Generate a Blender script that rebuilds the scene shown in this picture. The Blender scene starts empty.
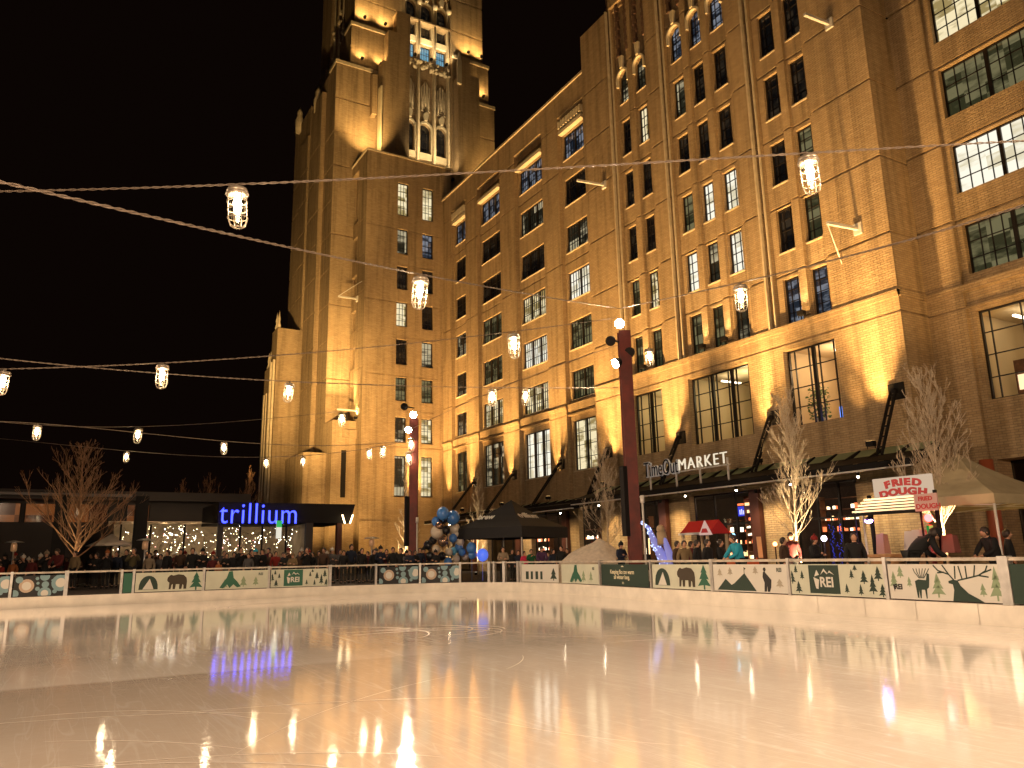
import bpy, math, random
import numpy as np
from mathutils import Vector, Matrix

random.seed(7)
C = bpy.context.scene.collection
scn = bpy.context.scene
PI = math.pi

# ---------------------------------------------------------------- camera model
F = 780.0; PX, PY = 512.0, 384.0
AZ = math.radians(30.4); PIT = math.radians(12.54); RO = 0.02; EYE = 1.364
fw_ = np.array([math.sin(AZ)*math.cos(PIT), math.cos(AZ)*math.cos(PIT), math.sin(PIT)])
r0_ = np.array([math.cos(AZ), -math.sin(AZ), 0.0]); u0_ = np.cross(r0_, fw_)
cr = math.sqrt(1-RO*RO)
RT = r0_*cr-u0_*RO; UP = u0_*cr+r0_*RO
CAM = np.array([0, 0, EYE])
def ray(x, y): return fw_+RT*(x-PX)/F-UP*(y-PY)/F
def dep(x, y, d): return Vector(CAM+ray(x, y)*d)                 # a point d metres in front of the lens plane
def onX(x, y, X): r = ray(x, y); return Vector(CAM+r*X/r[0])
def onY(x, y, Y): r = ray(x, y); return Vector(CAM+r*Y/r[1])
def onZ(x, y, Z): r = ray(x, y); return Vector(CAM+r*(Z-EYE)/r[2])
GZ = 0.35                                                          # plaza level above the ice

# ---------------------------------------------------------------- materials
MATS = {}
def newmat(name):
    m = bpy.data.materials.new(name); m.use_nodes = True
    m.node_tree.nodes.clear(); MATS[name] = m
    return m, m.node_tree.nodes, m.node_tree.links
def pbr(name, col, rough=0.6, metal=0.0, spec=0.5, emit=None, es=0.0, noise=0.0, nscale=8.0, bump=0.0, bscale=40.0, alpha=1.0, trans=0.0, coat=0.0):
    m, N, L = newmat(name)
    o = N.new('ShaderNodeOutputMaterial'); b = N.new('ShaderNodeBsdfPrincipled')
    L.new(b.outputs[0], o.inputs[0])
    b.inputs['Base Color'].default_value = (*col, 1); b.inputs['Roughness'].default_value = rough
    b.inputs['Metallic'].default_value = metal; b.inputs['Specular IOR Level'].default_value = spec
    b.inputs['Alpha'].default_value = alpha; b.inputs['Transmission Weight'].default_value = trans
    b.inputs['Coat Weight'].default_value = coat
    if emit: b.inputs['Emission Color'].default_value = (*emit, 1); b.inputs['Emission Strength'].default_value = es
    if noise or bump:
        g = N.new('ShaderNodeNewGeometry')
    if noise:
        t = N.new('ShaderNodeTexNoise'); t.inputs['Scale'].default_value = nscale; t.inputs['Detail'].default_value = 6
        L.new(g.outputs['Position'], t.inputs['Vector'])
        r = N.new('ShaderNodeValToRGB')
        r.color_ramp.elements[0].position = .3; r.color_ramp.elements[1].position = .7
        r.color_ramp.elements[0].color = (*[max(0, c*(1-noise)) for c in col], 1)
        r.color_ramp.elements[1].color = (*[min(1, c*(1+noise)) for c in col], 1)
        L.new(t.outputs['Fac'], r.inputs[0]); L.new(r.outputs[0], b.inputs['Base Color'])
    if bump:
        t = N.new('ShaderNodeTexNoise'); t.inputs['Scale'].default_value = bscale; t.inputs['Detail'].default_value = 5
        L.new(g.outputs['Position'], t.inputs['Vector'])
        bp = N.new('ShaderNodeBump'); bp.inputs['Strength'].default_value = bump; bp.inputs['Distance'].default_value = .02
        L.new(t.outputs['Fac'], bp.inputs['Height']); L.new(bp.outputs[0], b.inputs['Normal'])
    return m
def glow(name, col, s):
    m, N, L = newmat(name)
    o = N.new('ShaderNodeOutputMaterial'); e = N.new('ShaderNodeEmission')
    e.inputs[0].default_value = (*col, 1); e.inputs[1].default_value = s
    L.new(e.outputs[0], o.inputs[0]); return m

def brickmat(name, c1, c2, mortar, blotch=0.25):
    m, N, L = newmat(name)
    o = N.new('ShaderNodeOutputMaterial'); b = N.new('ShaderNodeBsdfPrincipled'); L.new(b.outputs[0], o.inputs[0])
    b.inputs['Roughness'].default_value = .85; b.inputs['Specular IOR Level'].default_value = .25
    uv = N.new('ShaderNodeUVMap')
    br = N.new('ShaderNodeTexBrick')
    br.inputs['Scale'].default_value = 1.0; br.inputs['Brick Width'].default_value = .30; br.inputs['Row Height'].default_value = .10
    br.inputs['Mortar Size'].default_value = .012; br.inputs['Mortar Smooth'].default_value = .3; br.inputs['Bias'].default_value = 0
    br.inputs['Color1'].default_value = (*c1, 1); br.inputs['Color2'].default_value = (*c2, 1); br.inputs['Mortar'].default_value = (*mortar, 1)
    L.new(uv.outputs[0], br.inputs['Vector'])
    g = N.new('ShaderNodeNewGeometry')
    mp = N.new('ShaderNodeMapping'); mp.inputs['Scale'].default_value = (1, 1, .35); L.new(g.outputs['Position'], mp.inputs[0])
    n1 = N.new('ShaderNodeTexNoise'); n1.inputs['Scale'].default_value = .9; n1.inputs['Detail'].default_value = 8; n1.inputs['Roughness'].default_value = .65
    L.new(mp.outputs[0], n1.inputs['Vector'])
    mp2 = N.new('ShaderNodeMapping'); mp2.inputs['Scale'].default_value = (1, 1, 7); L.new(g.outputs['Position'], mp2.inputs[0])
    n2 = N.new('ShaderNodeTexNoise'); n2.inputs['Scale'].default_value = 1.6; n2.inputs['Detail'].default_value = 7; n2.inputs['Roughness'].default_value = .75
    L.new(mp2.outputs[0], n2.inputs['Vector'])
    mx = N.new('ShaderNodeMix'); mx.data_type = 'RGBA'; mx.blend_type = 'MULTIPLY'; mx.inputs[0].default_value = 1
    r = N.new('ShaderNodeMapRange'); r.inputs['From Min'].default_value = .3; r.inputs['From Max'].default_value = .7
    r.inputs['To Min'].default_value = 1-blotch; r.inputs['To Max'].default_value = 1+blotch*.5
    ad = N.new('ShaderNodeMath'); ad.operation = 'ADD'; L.new(n1.outputs['Fac'], ad.inputs[0]); L.new(n2.outputs['Fac'], ad.inputs[1])
    hf = N.new('ShaderNodeMath'); hf.operation = 'MULTIPLY'; hf.inputs[1].default_value = .5; L.new(ad.outputs[0], hf.inputs[0])
    L.new(hf.outputs[0], r.inputs['Value']); L.new(br.outputs['Color'], mx.inputs[6]); L.new(r.outputs[0], mx.inputs[7])
    mp3 = N.new('ShaderNodeMapping'); mp3.inputs['Scale'].default_value = (2.2, 2.2, .12); L.new(g.outputs['Position'], mp3.inputs[0])
    n3 = N.new('ShaderNodeTexNoise'); n3.inputs['Scale'].default_value = 1.0; n3.inputs['Detail'].default_value = 6; L.new(mp3.outputs[0], n3.inputs['Vector'])
    r3 = N.new('ShaderNodeMapRange'); r3.inputs['From Min'].default_value = .46; r3.inputs['From Max'].default_value = .72; r3.inputs['To Min'].default_value = 1; r3.inputs['To Max'].default_value = .62; L.new(n3.outputs['Fac'], r3.inputs['Value'])
    mx3 = N.new('ShaderNodeMix'); mx3.data_type = 'RGBA'; mx3.blend_type = 'MULTIPLY'; mx3.inputs[0].default_value = 1; L.new(mx.outputs[2], mx3.inputs[6]); L.new(r3.outputs[0], mx3.inputs[7])
    L.new(mx3.outputs[2], b.inputs['Base Color'])
    bp = N.new('ShaderNodeBump'); bp.inputs['Strength'].default_value = .9; bp.inputs['Distance'].default_value = .03
    bw = N.new('ShaderNodeMath'); bw.operation = 'SUBTRACT'; L.new(n2.outputs['Fac'], bw.inputs[0]); L.new(br.outputs['Fac'], bw.inputs[1])
    L.new(bw.outputs[0], bp.inputs['Height']); L.new(bp.outputs[0], b.inputs['Normal'])
    return m

def panemat(name, c_dark, c_lit, strength, scale=1.0, thr=.5, base=(.01, .01, .012), stripes=False):
    """glass with the lit room seen behind it"""
    m, N, L = newmat(name)
    o = N.new('ShaderNodeOutputMaterial'); b = N.new('ShaderNodeBsdfPrincipled'); L.new(b.outputs[0], o.inputs[0])
    b.inputs['Base Color'].default_value = (*base, 1); b.inputs['Roughness'].default_value = .08; b.inputs['Specular IOR Level'].default_value = .7
    g = N.new('ShaderNodeNewGeometry')
    t = N.new('ShaderNodeTexNoise'); t.inputs['Scale'].default_value = scale; t.inputs['Detail'].default_value = 3
    mp = N.new('ShaderNodeMapping'); mp.inputs['Scale'].default_value = (.8, .8, 2.6); L.new(g.outputs['Position'], mp.inputs[0]); L.new(mp.outputs[0], t.inputs['Vector'])
    r = N.new('ShaderNodeValToRGB'); r.color_ramp.elements[0].position = thr-.08; r.color_ramp.elements[1].position = thr+.1
    r.color_ramp.elements[0].color = (*c_dark, 1); r.color_ramp.elements[1].color = (*c_lit, 1)
    sn = N.new('ShaderNodeVectorMath'); sn.operation = 'SNAP'; sn.inputs[1].default_value = (1.3/scale, 1.3/scale, .75/scale); L.new(g.outputs['Position'], sn.inputs[0])
    wn = N.new('ShaderNodeTexWhiteNoise'); L.new(sn.outputs[0], wn.inputs['Vector'])
    ml = N.new('ShaderNodeMath'); ml.operation = 'MULTIPLY'; ml.inputs[1].default_value = .38; L.new(wn.outputs['Value'], ml.inputs[0])
    m2 = N.new('ShaderNodeMath'); m2.operation = 'MULTIPLY_ADD'; m2.inputs[1].default_value = .62; L.new(t.outputs['Fac'], m2.inputs[0]); L.new(ml.outputs[0], m2.inputs[2])
    L.new(m2.outputs[0], r.inputs[0]); L.new(r.outputs[0], b.inputs['Emission Color'])
    b.inputs['Emission Strength'].default_value = strength
    return m

brick = brickmat('buff_brick', (.52, .37, .20), (.43, .29, .15), (.32, .23, .14), .28)
brick2 = brickmat('tower_brick', (.50, .36, .20), (.41, .28, .15), (.31, .22, .14), .28)
darkbrick = brickmat('old_brown_brick', (.20, .11, .07), (.15, .08, .05), (.1, .07, .05), .3)
stone = pbr('limestone', (.55, .45, .30), .8, noise=.15, nscale=3, bump=.3)
cream = pbr('cream_stone', (.66, .56, .38), .7, noise=.1, nscale=3)
bronze = pbr('dark_bronze', (.028, .022, .018), .45, .6)
blackm = pbr('black_metal', (.010, .008, .007), .7, 0, spec=.2)
white_metal = pbr('white_painted_metal', (.62, .58, .52), .45, noise=.1, nscale=5)
alu = pbr('brushed_aluminium', (.55, .53, .5), .38, .7, noise=.15, nscale=6)
steel_red = pbr('rust_red_steel', (.11, .011, .004), .55, .1, noise=.35, nscale=2.5, bump=.15)
greensteel = pbr('pale_green_glass_panel', (.16, .2, .13), .35, 0, noise=.25, nscale=2)
plaster = pbr('beige_plaster', (.42, .3, .17), .8, noise=.12, nscale=2)
P_dark = panemat('pane_dark', (.004, .004, .004), (.05, .035, .02), .5, 1.3, .6)
P_dim = panemat('pane_dim', (.05, .05, .02), (.28, .25, .12), .55, 1.5, .5)
P_lit = panemat('pane_lit', (.35, .26, .10), (1, .85, .52), .95, 1.6, .47)
P_half = panemat('pane_half', (.03, .028, .016), (.8, .68, .42), .6, .9, .54)
P_blue = panemat('pane_blue', (.03, .045, .07), (.45, .5, .6), .38, 2.2, .52)
P_bright = panemat('pane_bright', (.7, .62, .42), (1, .95, .78), 1.05, 1.2, .42)
P_cyan = panemat('pane_cyan', (.1, .35, .55), (.3, .66, .85), .55, 1.2, .4)
glass = None
def clearglass(name, tint=(1, 1, 1), gl=.12, rough=.02):
    m, N, L = newmat(name)
    o = N.new('ShaderNodeOutputMaterial'); t = N.new('ShaderNodeBsdfTransparent'); t.inputs[0].default_value = (*tint, 1)
    g = N.new('ShaderNodeBsdfGlossy'); g.inputs['Roughness'].default_value = rough
    f = N.new('ShaderNodeFresnel'); ge = N.new('ShaderNodeNewGeometry'); mr = N.new('ShaderNodeMapRange'); mr.inputs['To Min'].default_value = 1.35; mr.inputs['To Max'].default_value = 1/1.35
    L.new(ge.outputs['Backfacing'], mr.inputs['Value']); L.new(mr.outputs[0], f.inputs[0])
    x = N.new('ShaderNodeMixShader'); L.new(f.outputs[0], x.inputs[0]); L.new(t.outputs[0], x.inputs[1]); L.new(g.outputs[0], x.inputs[2])
    L.new(x.outputs[0], o.inputs[0]); return m
glass = clearglass('clear_glass', (.92, .93, .9))
acryl = clearglass('clear_acrylic', (.8, .78, .74))

# ---------------------------------------------------------------- mesh collector
class MB:
    def __init__(s): s.v = []; s.f = []; s.mi = []; s.smooth = []
    def quad(s, a, b, c, d, sm=False):
        n = len(s.v); s.v += [tuple(a), tuple(b), tuple(c), tuple(d)]; s.f.append((n, n+1, n+2, n+3)); s.smooth.append(sm)
    def poly(s, pts):
        n = len(s.v); s.v += [tuple(p) for p in pts]; s.f.append(tuple(range(n, n+len(pts)))); s.smooth.append(False)
    def box(s, x0, x1, y0, y1, z0, z1):
        s.hexa([(x0, y0, z0), (x1, y0, z0), (x1, y1, z0), (x0, y1, z0), (x0, y0, z1), (x1, y0, z1), (x1, y1, z1), (x0, y1, z1)])
        return s
    def hexa(s, p):
        n = len(s.v); s.v += [tuple(q) for q in p]
        for f in ((0, 3, 2, 1), (4, 5, 6, 7), (0, 1, 5, 4), (1, 2, 6, 5), (2, 3, 7, 6), (3, 0, 4, 7)):
            s.f.append(tuple(n+i for i in f)); s.smooth.append(False)
    def bar(s, a, b, w, h=None, up=(0, 0, 1)):
        h = h or w; a = Vector(a); b = Vector(b); t = (b-a).normalized(); u = Vector(up)
        if abs(t.dot(u)) > .98: u = Vector((1, 0, 0))
        r = t.cross(u).normalized(); q = r.cross(t)
        P = []
        for c in (a, b):
            for i, j in ((-1, -1), (1, -1), (1, 1), (-1, 1)): P.append(c+r*(i*w/2)+q*(j*h/2))
        s.hexa(P)
    def tube(s, pts, rad, n=6, cap=True, sm=True):
        pts = [Vector(p) for p in pts]
        if not hasattr(rad, '__len__'): rad = [rad]*len(pts)
        base = len(s.v); prev = None
        for i, p in enumerate(pts):
            t = (pts[min(i+1, len(pts)-1)]-pts[max(i-1, 0)])
            t = t.normalized() if t.length > 1e-9 else Vector((0, 0, 1))
            if prev is None:
                r = t.orthogonal().normalized()
            else:
                r = (prev-t*prev.dot(t)); r = r.normalized() if r.length > 1e-6 else t.orthogonal().normalized()
            prev = r; q = t.cross(r)
            for k in range(n):
                a = 2*PI*k/n; s.v.append(tuple(p+(r*math.cos(a)+q*math.sin(a))*rad[i]))
        for i in range(len(pts)-1):
            for k in range(n):
                a = base+i*n+k; b = base+i*n+(k+1) % n
                s.f.append((a, b, b+n, a+n)); s.smooth.append(sm)
        if cap:
            s.f.append(tuple(base+k for k in range(n))[::-1]); s.smooth.append(False)
            e = base+(len(pts)-1)*n; s.f.append(tuple(e+k for k in range(n))); s.smooth.append(False)
    def lathe(s, prof, c=(0, 0, 0), n=16, sc=(1, 1), sm=True):
        base = len(s.v)
        for r, z in prof:
            for k in range(n):
                a = 2*PI*k/n; s.v.append((c[0]+r*math.cos(a)*sc[0], c[1]+r*math.sin(a)*sc[1], c[2]+z))
        for i in range(len(prof)-1):
            for k in range(n):
                a = base+i*n+k; b = base+i*n+(k+1) % n
                s.f.append((a, b, b+n, a+n)); s.smooth.append(sm)
        s.f.append(tuple(base+k for k in range(n))[::-1]); s.smooth.append(False)
        e = base+(len(prof)-1)*n; s.f.append(tuple(e+k for k in range(n))); s.smooth.append(False)
    def ball(s, c, r, n=10, sc=(1, 1, 1)):
        prof = [(max(.001, math.sin(PI*i/n))*r, -math.cos(PI*i/n)*r*sc[2]) for i in range(n+1)]
        s.lathe(prof, c, n+2, (sc[0], sc[1]))
    def prism(s, pts2, mp, d0, d1):
        """extrude a 2-D outline between depths d0 and d1 through mapping mp(u,v,d)"""
        a = [mp(u, v, d0) for u, v in pts2]; b = [mp(u, v, d1) for u, v in pts2]
        s.poly(a); s.poly(b[::-1]); n = len(pts2)
        for i in range(n):
            j = (i+1) % n; s.quad(a[i], a[j], b[j], b[i])
    def build(s, name, mat, parent=None, origin=None):
        me = bpy.data.meshes.new(name)
        o = Vector(origin) if origin is not None else Vector((0, 0, 0))
        if parent is not None and origin is None:
            o = Vector(parent.get('_o', (0, 0, 0)))
        vv = [(x-o.x, y-o.y, z-o.z) for x, y, z in s.v]
        me.from_pydata(vv, [], s.f); me.update()
        me.polygons.foreach_set('use_smooth', s.smooth)
        uvl = me.uv_layers.new(name='UVMap')
        A = np.array(s.v) if s.v else np.zeros((0, 3))
        uv = np.zeros((len(me.loops), 2)); 
        li = 0
        for p in me.polygons:
            nx, ny, nz = (abs(c) for c in p.normal)
            for l, vi in zip(p.loop_indices, p.vertices):
                x, y, z = s.v[vi]
                uv[l] = (y, z) if (nx >= ny and nx >= nz) else ((x, z) if ny >= nz else (x, y))
        uvl.data.foreach_set('uv', uv.ravel())
        for m in (mat if isinstance(mat, (list, tuple)) else [mat]): me.materials.append(m)
        ob = bpy.data.objects.new(name, me); C.objects.link(ob)
        if parent is not None:
            ob.parent = parent
            if origin is not None:
                po = Vector(parent.get('_o', (0, 0, 0))); ob.location = o-po
        else:
            ob.location = o
        ob['_o'] = tuple(o)
        return ob

def thing(name, loc=(0, 0, 0), label=None, cat=None, group=None, rz=0, kind=None):
    o = bpy.data.objects.new(name, None); C.objects.link(o); o.location = loc; o.rotation_euler.z = rz
    o.empty_display_size = .3
    o['_o'] = tuple(loc)
    return tag(o, label, cat, group, kind)
def tag(o, label=None, cat=None, group=None, kind=None):
    if label: o['label'] = label
    if cat: o['category'] = cat
    if group: o['group'] = group
    if kind: o['kind'] = kind
    return o
def copy_tree(o, parent=None):
    c = o.copy(); C.objects.link(c)
    if parent is not None: c.parent = parent
    for ch in [x for x in o.children]: copy_tree(ch, c)
    return c

def text_mesh(name, body, size, mat, parent, org, tdir, extrude=.02, align='LEFT', offset=0.0, up=(0, 0, 1), bold=0.0, spacing=1.0, sx=1.0, bevel=0.0):
    cu = bpy.data.curves.new(name, 'FONT'); cu.body = body; cu.size = size; cu.extrude = extrude; cu.align_x = align
    cu.offset = bold; cu.space_character = spacing; cu.bevel_depth = bevel
    ob = bpy.data.objects.new(name, cu); C.objects.link(ob)
    bpy.context.view_layer.update()
    dg = bpy.context.evaluated_depsgraph_get()
    me = bpy.data.meshes.new_from_object(ob.evaluated_get(dg)); bpy.data.objects.remove(ob)
    t = Vector(tdir).normalized(); u = Vector(up).normalized(); n = t.cross(u)
    M = Matrix(((t.x*sx, u.x, n.x, 0), (t.y*sx, u.y, n.y, 0), (t.z*sx, u.z, n.z, 0), (0, 0, 0, 1)))
    me.transform(M); me.materials.clear(); me.materials.append(mat)
    o = bpy.data.objects.new(name, me); C.objects.link(o)
    if parent is not None:
        o.parent = parent; o.location = Vector(org)-Vector(parent.get('_o', (0, 0, 0)))
    else: o.location = org
    return o

# ---------------------------------------------------------------- facade tools
def faceX(X0): return lambda u, v, d: (X0+d, u, v)      # a wall that faces -X, u runs along Y
def faceY(Y0): return lambda u, v, d: (u, Y0+d, v)      # a wall that faces -Y, u runs along X
def relief(name, mp, U0, U1, V0, V1, rects, mat, parent, skirt=1.2, s0=False, s1=False):
    us = sorted({U0, U1} | {round(a, 4) for r in rects for a in r[0:2] if U0 < a < U1})
    vs = sorted({V0, V1} | {round(a, 4) for r in rects for a in r[2:4] if V0 < a < V1})
    nu, nv = len(us)-1, len(vs)-1
    D = np.zeros((nu, nv)); H = np.zeros((nu, nv), bool)
    for r in rects:
        u0, u1, v0, v1, d = r[:5]; hole = len(r) > 5 and r[5]
        for i in range(nu):
            cu = (us[i]+us[i+1])/2
            if not (u0 < cu < u1): continue
            for j in range(nv):
                cv = (vs[j]+vs[j+1])/2
                if v0 < cv < v1:
                    if len(r) > 5 and r[5] == 'add': D[i, j] += d
                    else: D[i, j] = d; H[i, j] = bool(hole)
    m = MB()
    for i in range(nu):
        for j in range(nv):
            d = D[i, j]; a, b, c, e = us[i], us[i+1], vs[j], vs[j+1]
            if not H[i, j]: m.quad(mp(a, c, d), mp(b, c, d), mp(b, e, d), mp(a, e, d))
            dn = D[i+1, j] if i+1 < nu else (skirt if s1 else d)
            if dn != d: m.quad(mp(b, c, d), mp(b, c, dn), mp(b, e, dn), mp(b, e, d))
            if i == 0 and s0: m.quad(mp(a, c, d), mp(a, c, skirt), mp(a, e, skirt), mp(a, e, d))
            dn = D[i, j+1] if j+1 < nv else skirt
            if dn != d: m.quad(mp(a, e, d), mp(b, e, d), mp(b, e, dn), mp(a, e, dn))
    return m.build(name, mat, parent)

def window(parent, mp, u0, u1, z0, z1, d, units=1, cols=3, rows=4, pane=None, arch=False, sill=True, ends=None, fr=.07, mt=.035, sillmat=None):
    m = MB()
    def b(a, c, e, g, d0, d1): 
        p = [mp(a, e, d0), mp(c, e, d0), mp(c, e, d1), mp(a, e, d1), mp(a, g, d0), mp(c, g, d0), mp(c, g, d1), mp(a, g, d1)]
        m.hexa(p)
    b(u0, u0+fr, z0, z1, d-.09, d+.04); b(u1-fr, u1, z0, z1, d-.09, d+.04)
    b(u0+fr, u1-fr, z0, z0+fr, d-.088, d+.04); b(u0+fr, u1-fr, z1-fr, z1, d-.088, d+.04)
    W = (u1-u0-2*fr)/units
    for k in range(units):
        a = u0+fr+W*k; c = a+W
        if k: b(a-.075, a+.075, z0+fr, z1-fr, d-.1, d+.035)
        if ends:                                       # narrow side lights
            xs = [a+ends, c-ends]
        else: xs = [a+(c-a)*i/cols for i in range(1, cols)]
        for x in xs: b(x-mt/2, x+mt/2, z0+fr, z1-fr, d-.05, d+.03)
    for j in range(1, rows):
        z = z0+(z1-z0)*j/rows; b(u0+fr, u1-fr, z-mt/2, z+mt/2, d-.045, d+.028)
    w = m.build('window', bronze, parent)
    p = MB(); p.quad(mp(u0+.02, z0+.02, d), mp(u1-.02, z0+.02, d), mp(u1-.02, z1-.02, d), mp(u0+.02, z1-.02, d))
    p.build('pane', pane or P_dark, w)
    if sill:
        s = MB(); p8 = []
        for zz in (z0-.07, z0-.003):
            for uu, dd in ((u0-.03, d-.30), (u1+.03, d-.30), (u1+.03, d-.02), (u0-.03, d-.02)): p8.append(mp(uu, zz, dd))
        s.hexa(p8); s.build('sill', sillmat or stone, w)
    return w
def arch_fill(mb, mp, u0, u1, zs, z1, d0, d1, n=10):
    """masonry around a round head: zs is where the arch springs, z1 the top of the square opening"""
    uc = (u0+u1)/2; r = (u1-u0)/2
    for i in range(n):
        a = PI*i/n; b = PI*(i+1)/n
        p, q = (uc+r*math.cos(a), zs+r*math.sin(a)), (uc+r*math.cos(b), zs+r*math.sin(b))
        mb.prism([p, (p[0], z1), (q[0], z1), q], mp, d0, d1)
def arch_ring(mb, mp, uc, r, w, zs, zlow, d0, d1, n=12):
    pts = [(math.cos(PI*i/n), math.sin(PI*i/n)) for i in range(n+1)]
    for i in range(n):
        (a, b), (c, e) = pts[i], pts[i+1]
        mb.prism([(uc+r*a, zs+r*b), (uc+(r+w)*a, zs+(r+w)*b), (uc+(r+w)*c, zs+(r+w)*e), (uc+r*c, zs+r*e)], mp, d0, d1)
    if zlow < zs:
        for sg in (-1, 1):
            x0, x1 = sorted((uc+sg*r, uc+sg*(r+w)))
            mb.prism([(x0, zlow), (x1, zlow), (x1, zs), (x0, zs)], mp, d0, d1)

# ---------------------------------------------------------------- lights
def spot(loc, tgt, power, col, angle=60, blend=.6, r=.06, name='spot_lamp', parent=None):
    l = bpy.data.lights.new(name, 'SPOT'); l.energy = power; l.color = col; l.spot_size = math.radians(angle); l.spot_blend = blend; l.shadow_soft_size = r
    o = bpy.data.objects.new(name, l); C.objects.link(o); o.location = loc
    o.rotation_euler = (Vector(tgt)-Vector(loc)).to_track_quat('-Z', 'Y').to_euler()
    return o
def point(loc, power, col, r=.06, name='point_lamp'):
    l = bpy.data.lights.new(name, 'POINT'); l.energy = power; l.color = col; l.shadow_soft_size = r
    o = bpy.data.objects.new(name, l); C.objects.link(o); o.location = loc
    return o
SOD = (1.0, .585, .205); WARM = (1.0, .72, .42); WHITE = (1.0, .86, .66)
# ================================================================ office building with the market hall
FX = faceX
bld = thing('market_building', (29, 38, GZ), 'long buff brick building with market sign, glass canopy and gridded windows', 'building')
rnd = random.Random(3)
def grooves(zs, U0, U1, base_rects_d=None, h=.09, d=.07):
    return [(U0, U1, z-h/2, z+h/2, d, 'add') for z in zs]
# ---- section A: the projecting pavilion, X = 29
FA = faceX(29.0)
zsA = [11.88, 15.45, 18.97, 22.55, 26.1]
ztA = [14.12, 17.7, 21.2, 24.9, 28.5]
colsP = [(34.42, 35.36), (32.84, 33.72)]
colsT = [(29.5, 30.5), (27.93, 28.87), (26.33, 27.28)]
colsQ = [(23.08, 24.05), (21.42, 22.45)]
R = []
for a, b in ((32.35, 36.1), (25.85, 31.25), (21.25, 24.85)):
    R.append((a, b, 11.8, 42, .14)); R.append((a+.22, b-.12, 11.8, 42, .30))
for a, b in ((33.72, 34.42), (28.87, 29.5), (27.28, 27.93), (22.45, 23.08)): R.append((a+.1, b-.1, 12.0, 41, .12))
R += [(18.15, 39, z-.06, z+.06, .13, 'add') for z in (14.3, 17.77, 21.42, 25.1, 28.65, 32.3)]
R += [(18.15, 39, 11.64, 11.76, -.08), (18.15, 39, 11.5, 11.64, -.06), (18.15, 39, 10.82, 10.9, .06)]
for a, b in colsP+colsT+colsQ:
    for z0, z1 in zip(zsA, ztA): R.append((a, b, z0, z1, .62, True))
    R.append((a, b, 29.75, 32.0 if (a, b) not in colsQ else 31.9, .62, True))
W2ND = [(32.8, 35.42), (26.36, 30.66), (21.36, 24.2)]
for a, b in W2ND: R.append((a, b, 6.97, 10.58, .45, True))
SHOPA = [(33.45, 36.2), (26.85, 31.2), (21.15, 24.6)]
for a, b in SHOPA: R.append((a, b, GZ, 4.35, .5, True))
for b_ in (36.1, 31.25, 24.85):
    R += [(b_-.42, b_-.30, 11.8, 42, .10)]
    for q0, q1, x0 in ((b_-.10, b_, 28.93), (b_-.40, b_-.32, 29.02)):
        sm = MB(); sm.box(x0, 29.1, q0, q1, 11.8, 37.0); sm.build('lit_edge_strip', stone, bld)  # added pale strips for the light grazing each bay's left edge
wallA = relief('wall', FA, 18.15, 39.0, GZ, 37.0, [r for r in R], brick, bld, s1=True)
m = MB()   # higher middle block over the paired and tripled windows
m.box(29.0, 31.5, 18.16, 35.8, 37.0, 41.5); m.box(29.2, 31.9, 18.3, 38.9, 36.7, 36.98)
m.build('parapet', brick, bld)
pool = [P_dark]*5+[P_dim]*3+[P_half]*2+[P_lit]*2
litmap = {('T', 1, 3): P_bright, ('T', 2, 3): P_bright, ('T', 0, 2): P_bright, ('T', 1, 2): P_half, ('T', 2, 2): P_bright, ('T', 0, 1): P_lit, ('P', 1, 4): P_lit,
          ('T', 1, 3): P_bright, ('Q', 0, 1): P_dim, ('Q', 1, 1): P_dim, ('Q', 0, 0): P_blue, ('Q', 1, 0): P_blue}
litmap = {('T', 0, 0): P_dim, ('T', 1, 0): P_dim, ('T', 2, 0): P_half, ('T', 0, 1): P_bright, ('T', 1, 1): P_half, ('T', 2, 1): P_bright,
          ('T', 0, 2): P_dim, ('T', 1, 2): P_bright, ('T', 2, 2): P_bright, ('P', 0, 0): P_dim, ('P', 1, 0): P_dim, ('P', 0, 1): P_dim, ('P', 1, 1): P_lit,
          ('Q', 0, 0): P_blue, ('Q', 1, 0): P_blue, ('Q', 0, 1): P_dark, ('Q', 1, 1): P_dim, ('Q', 1, 2): P_dim, ('P', 1, 4): P_lit, ('T', 0, 4): P_half}
for nm, cols in (('P', colsP), ('T', colsT), ('Q', colsQ)):
    for ci, (a, b) in enumerate(cols):
        for ri, (z0, z1) in enumerate(zip(zsA, ztA)):
            window(bld, FA, a, b, z0, z1, .55, 1, 3, 4, litmap.get((nm, ci, ri), P_dark), ends=.22)
        am = MB(); zt = 32.0 if nm != 'Q' else 31.9
        w = window(bld, FA, a, b, 29.75, zt, .55, 1, 3, 5, P_blue if nm == 'T' else P_half, ends=.22)
        arch_fill(am, FA, a, b, zt-(b-a)/2-.03, zt+.004, .296, .52); am.build('arch_head', brick, w)
        rm = MB(); arch_ring(rm, FA, (a+b)/2, (b-a)/2, .13, zt-(b-a)/2-.03, zt-1.0, .12, .29)
        rm.prism([((a+b)/2-.1, zt+.1), ((a+b)/2+.1, zt+.1), ((a+b)/2+.17, zt+.95), ((a+b)/2-.17, zt+.95)], FA, .05, .28)
        rm.build('arch_moulding', cream, w)
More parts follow.
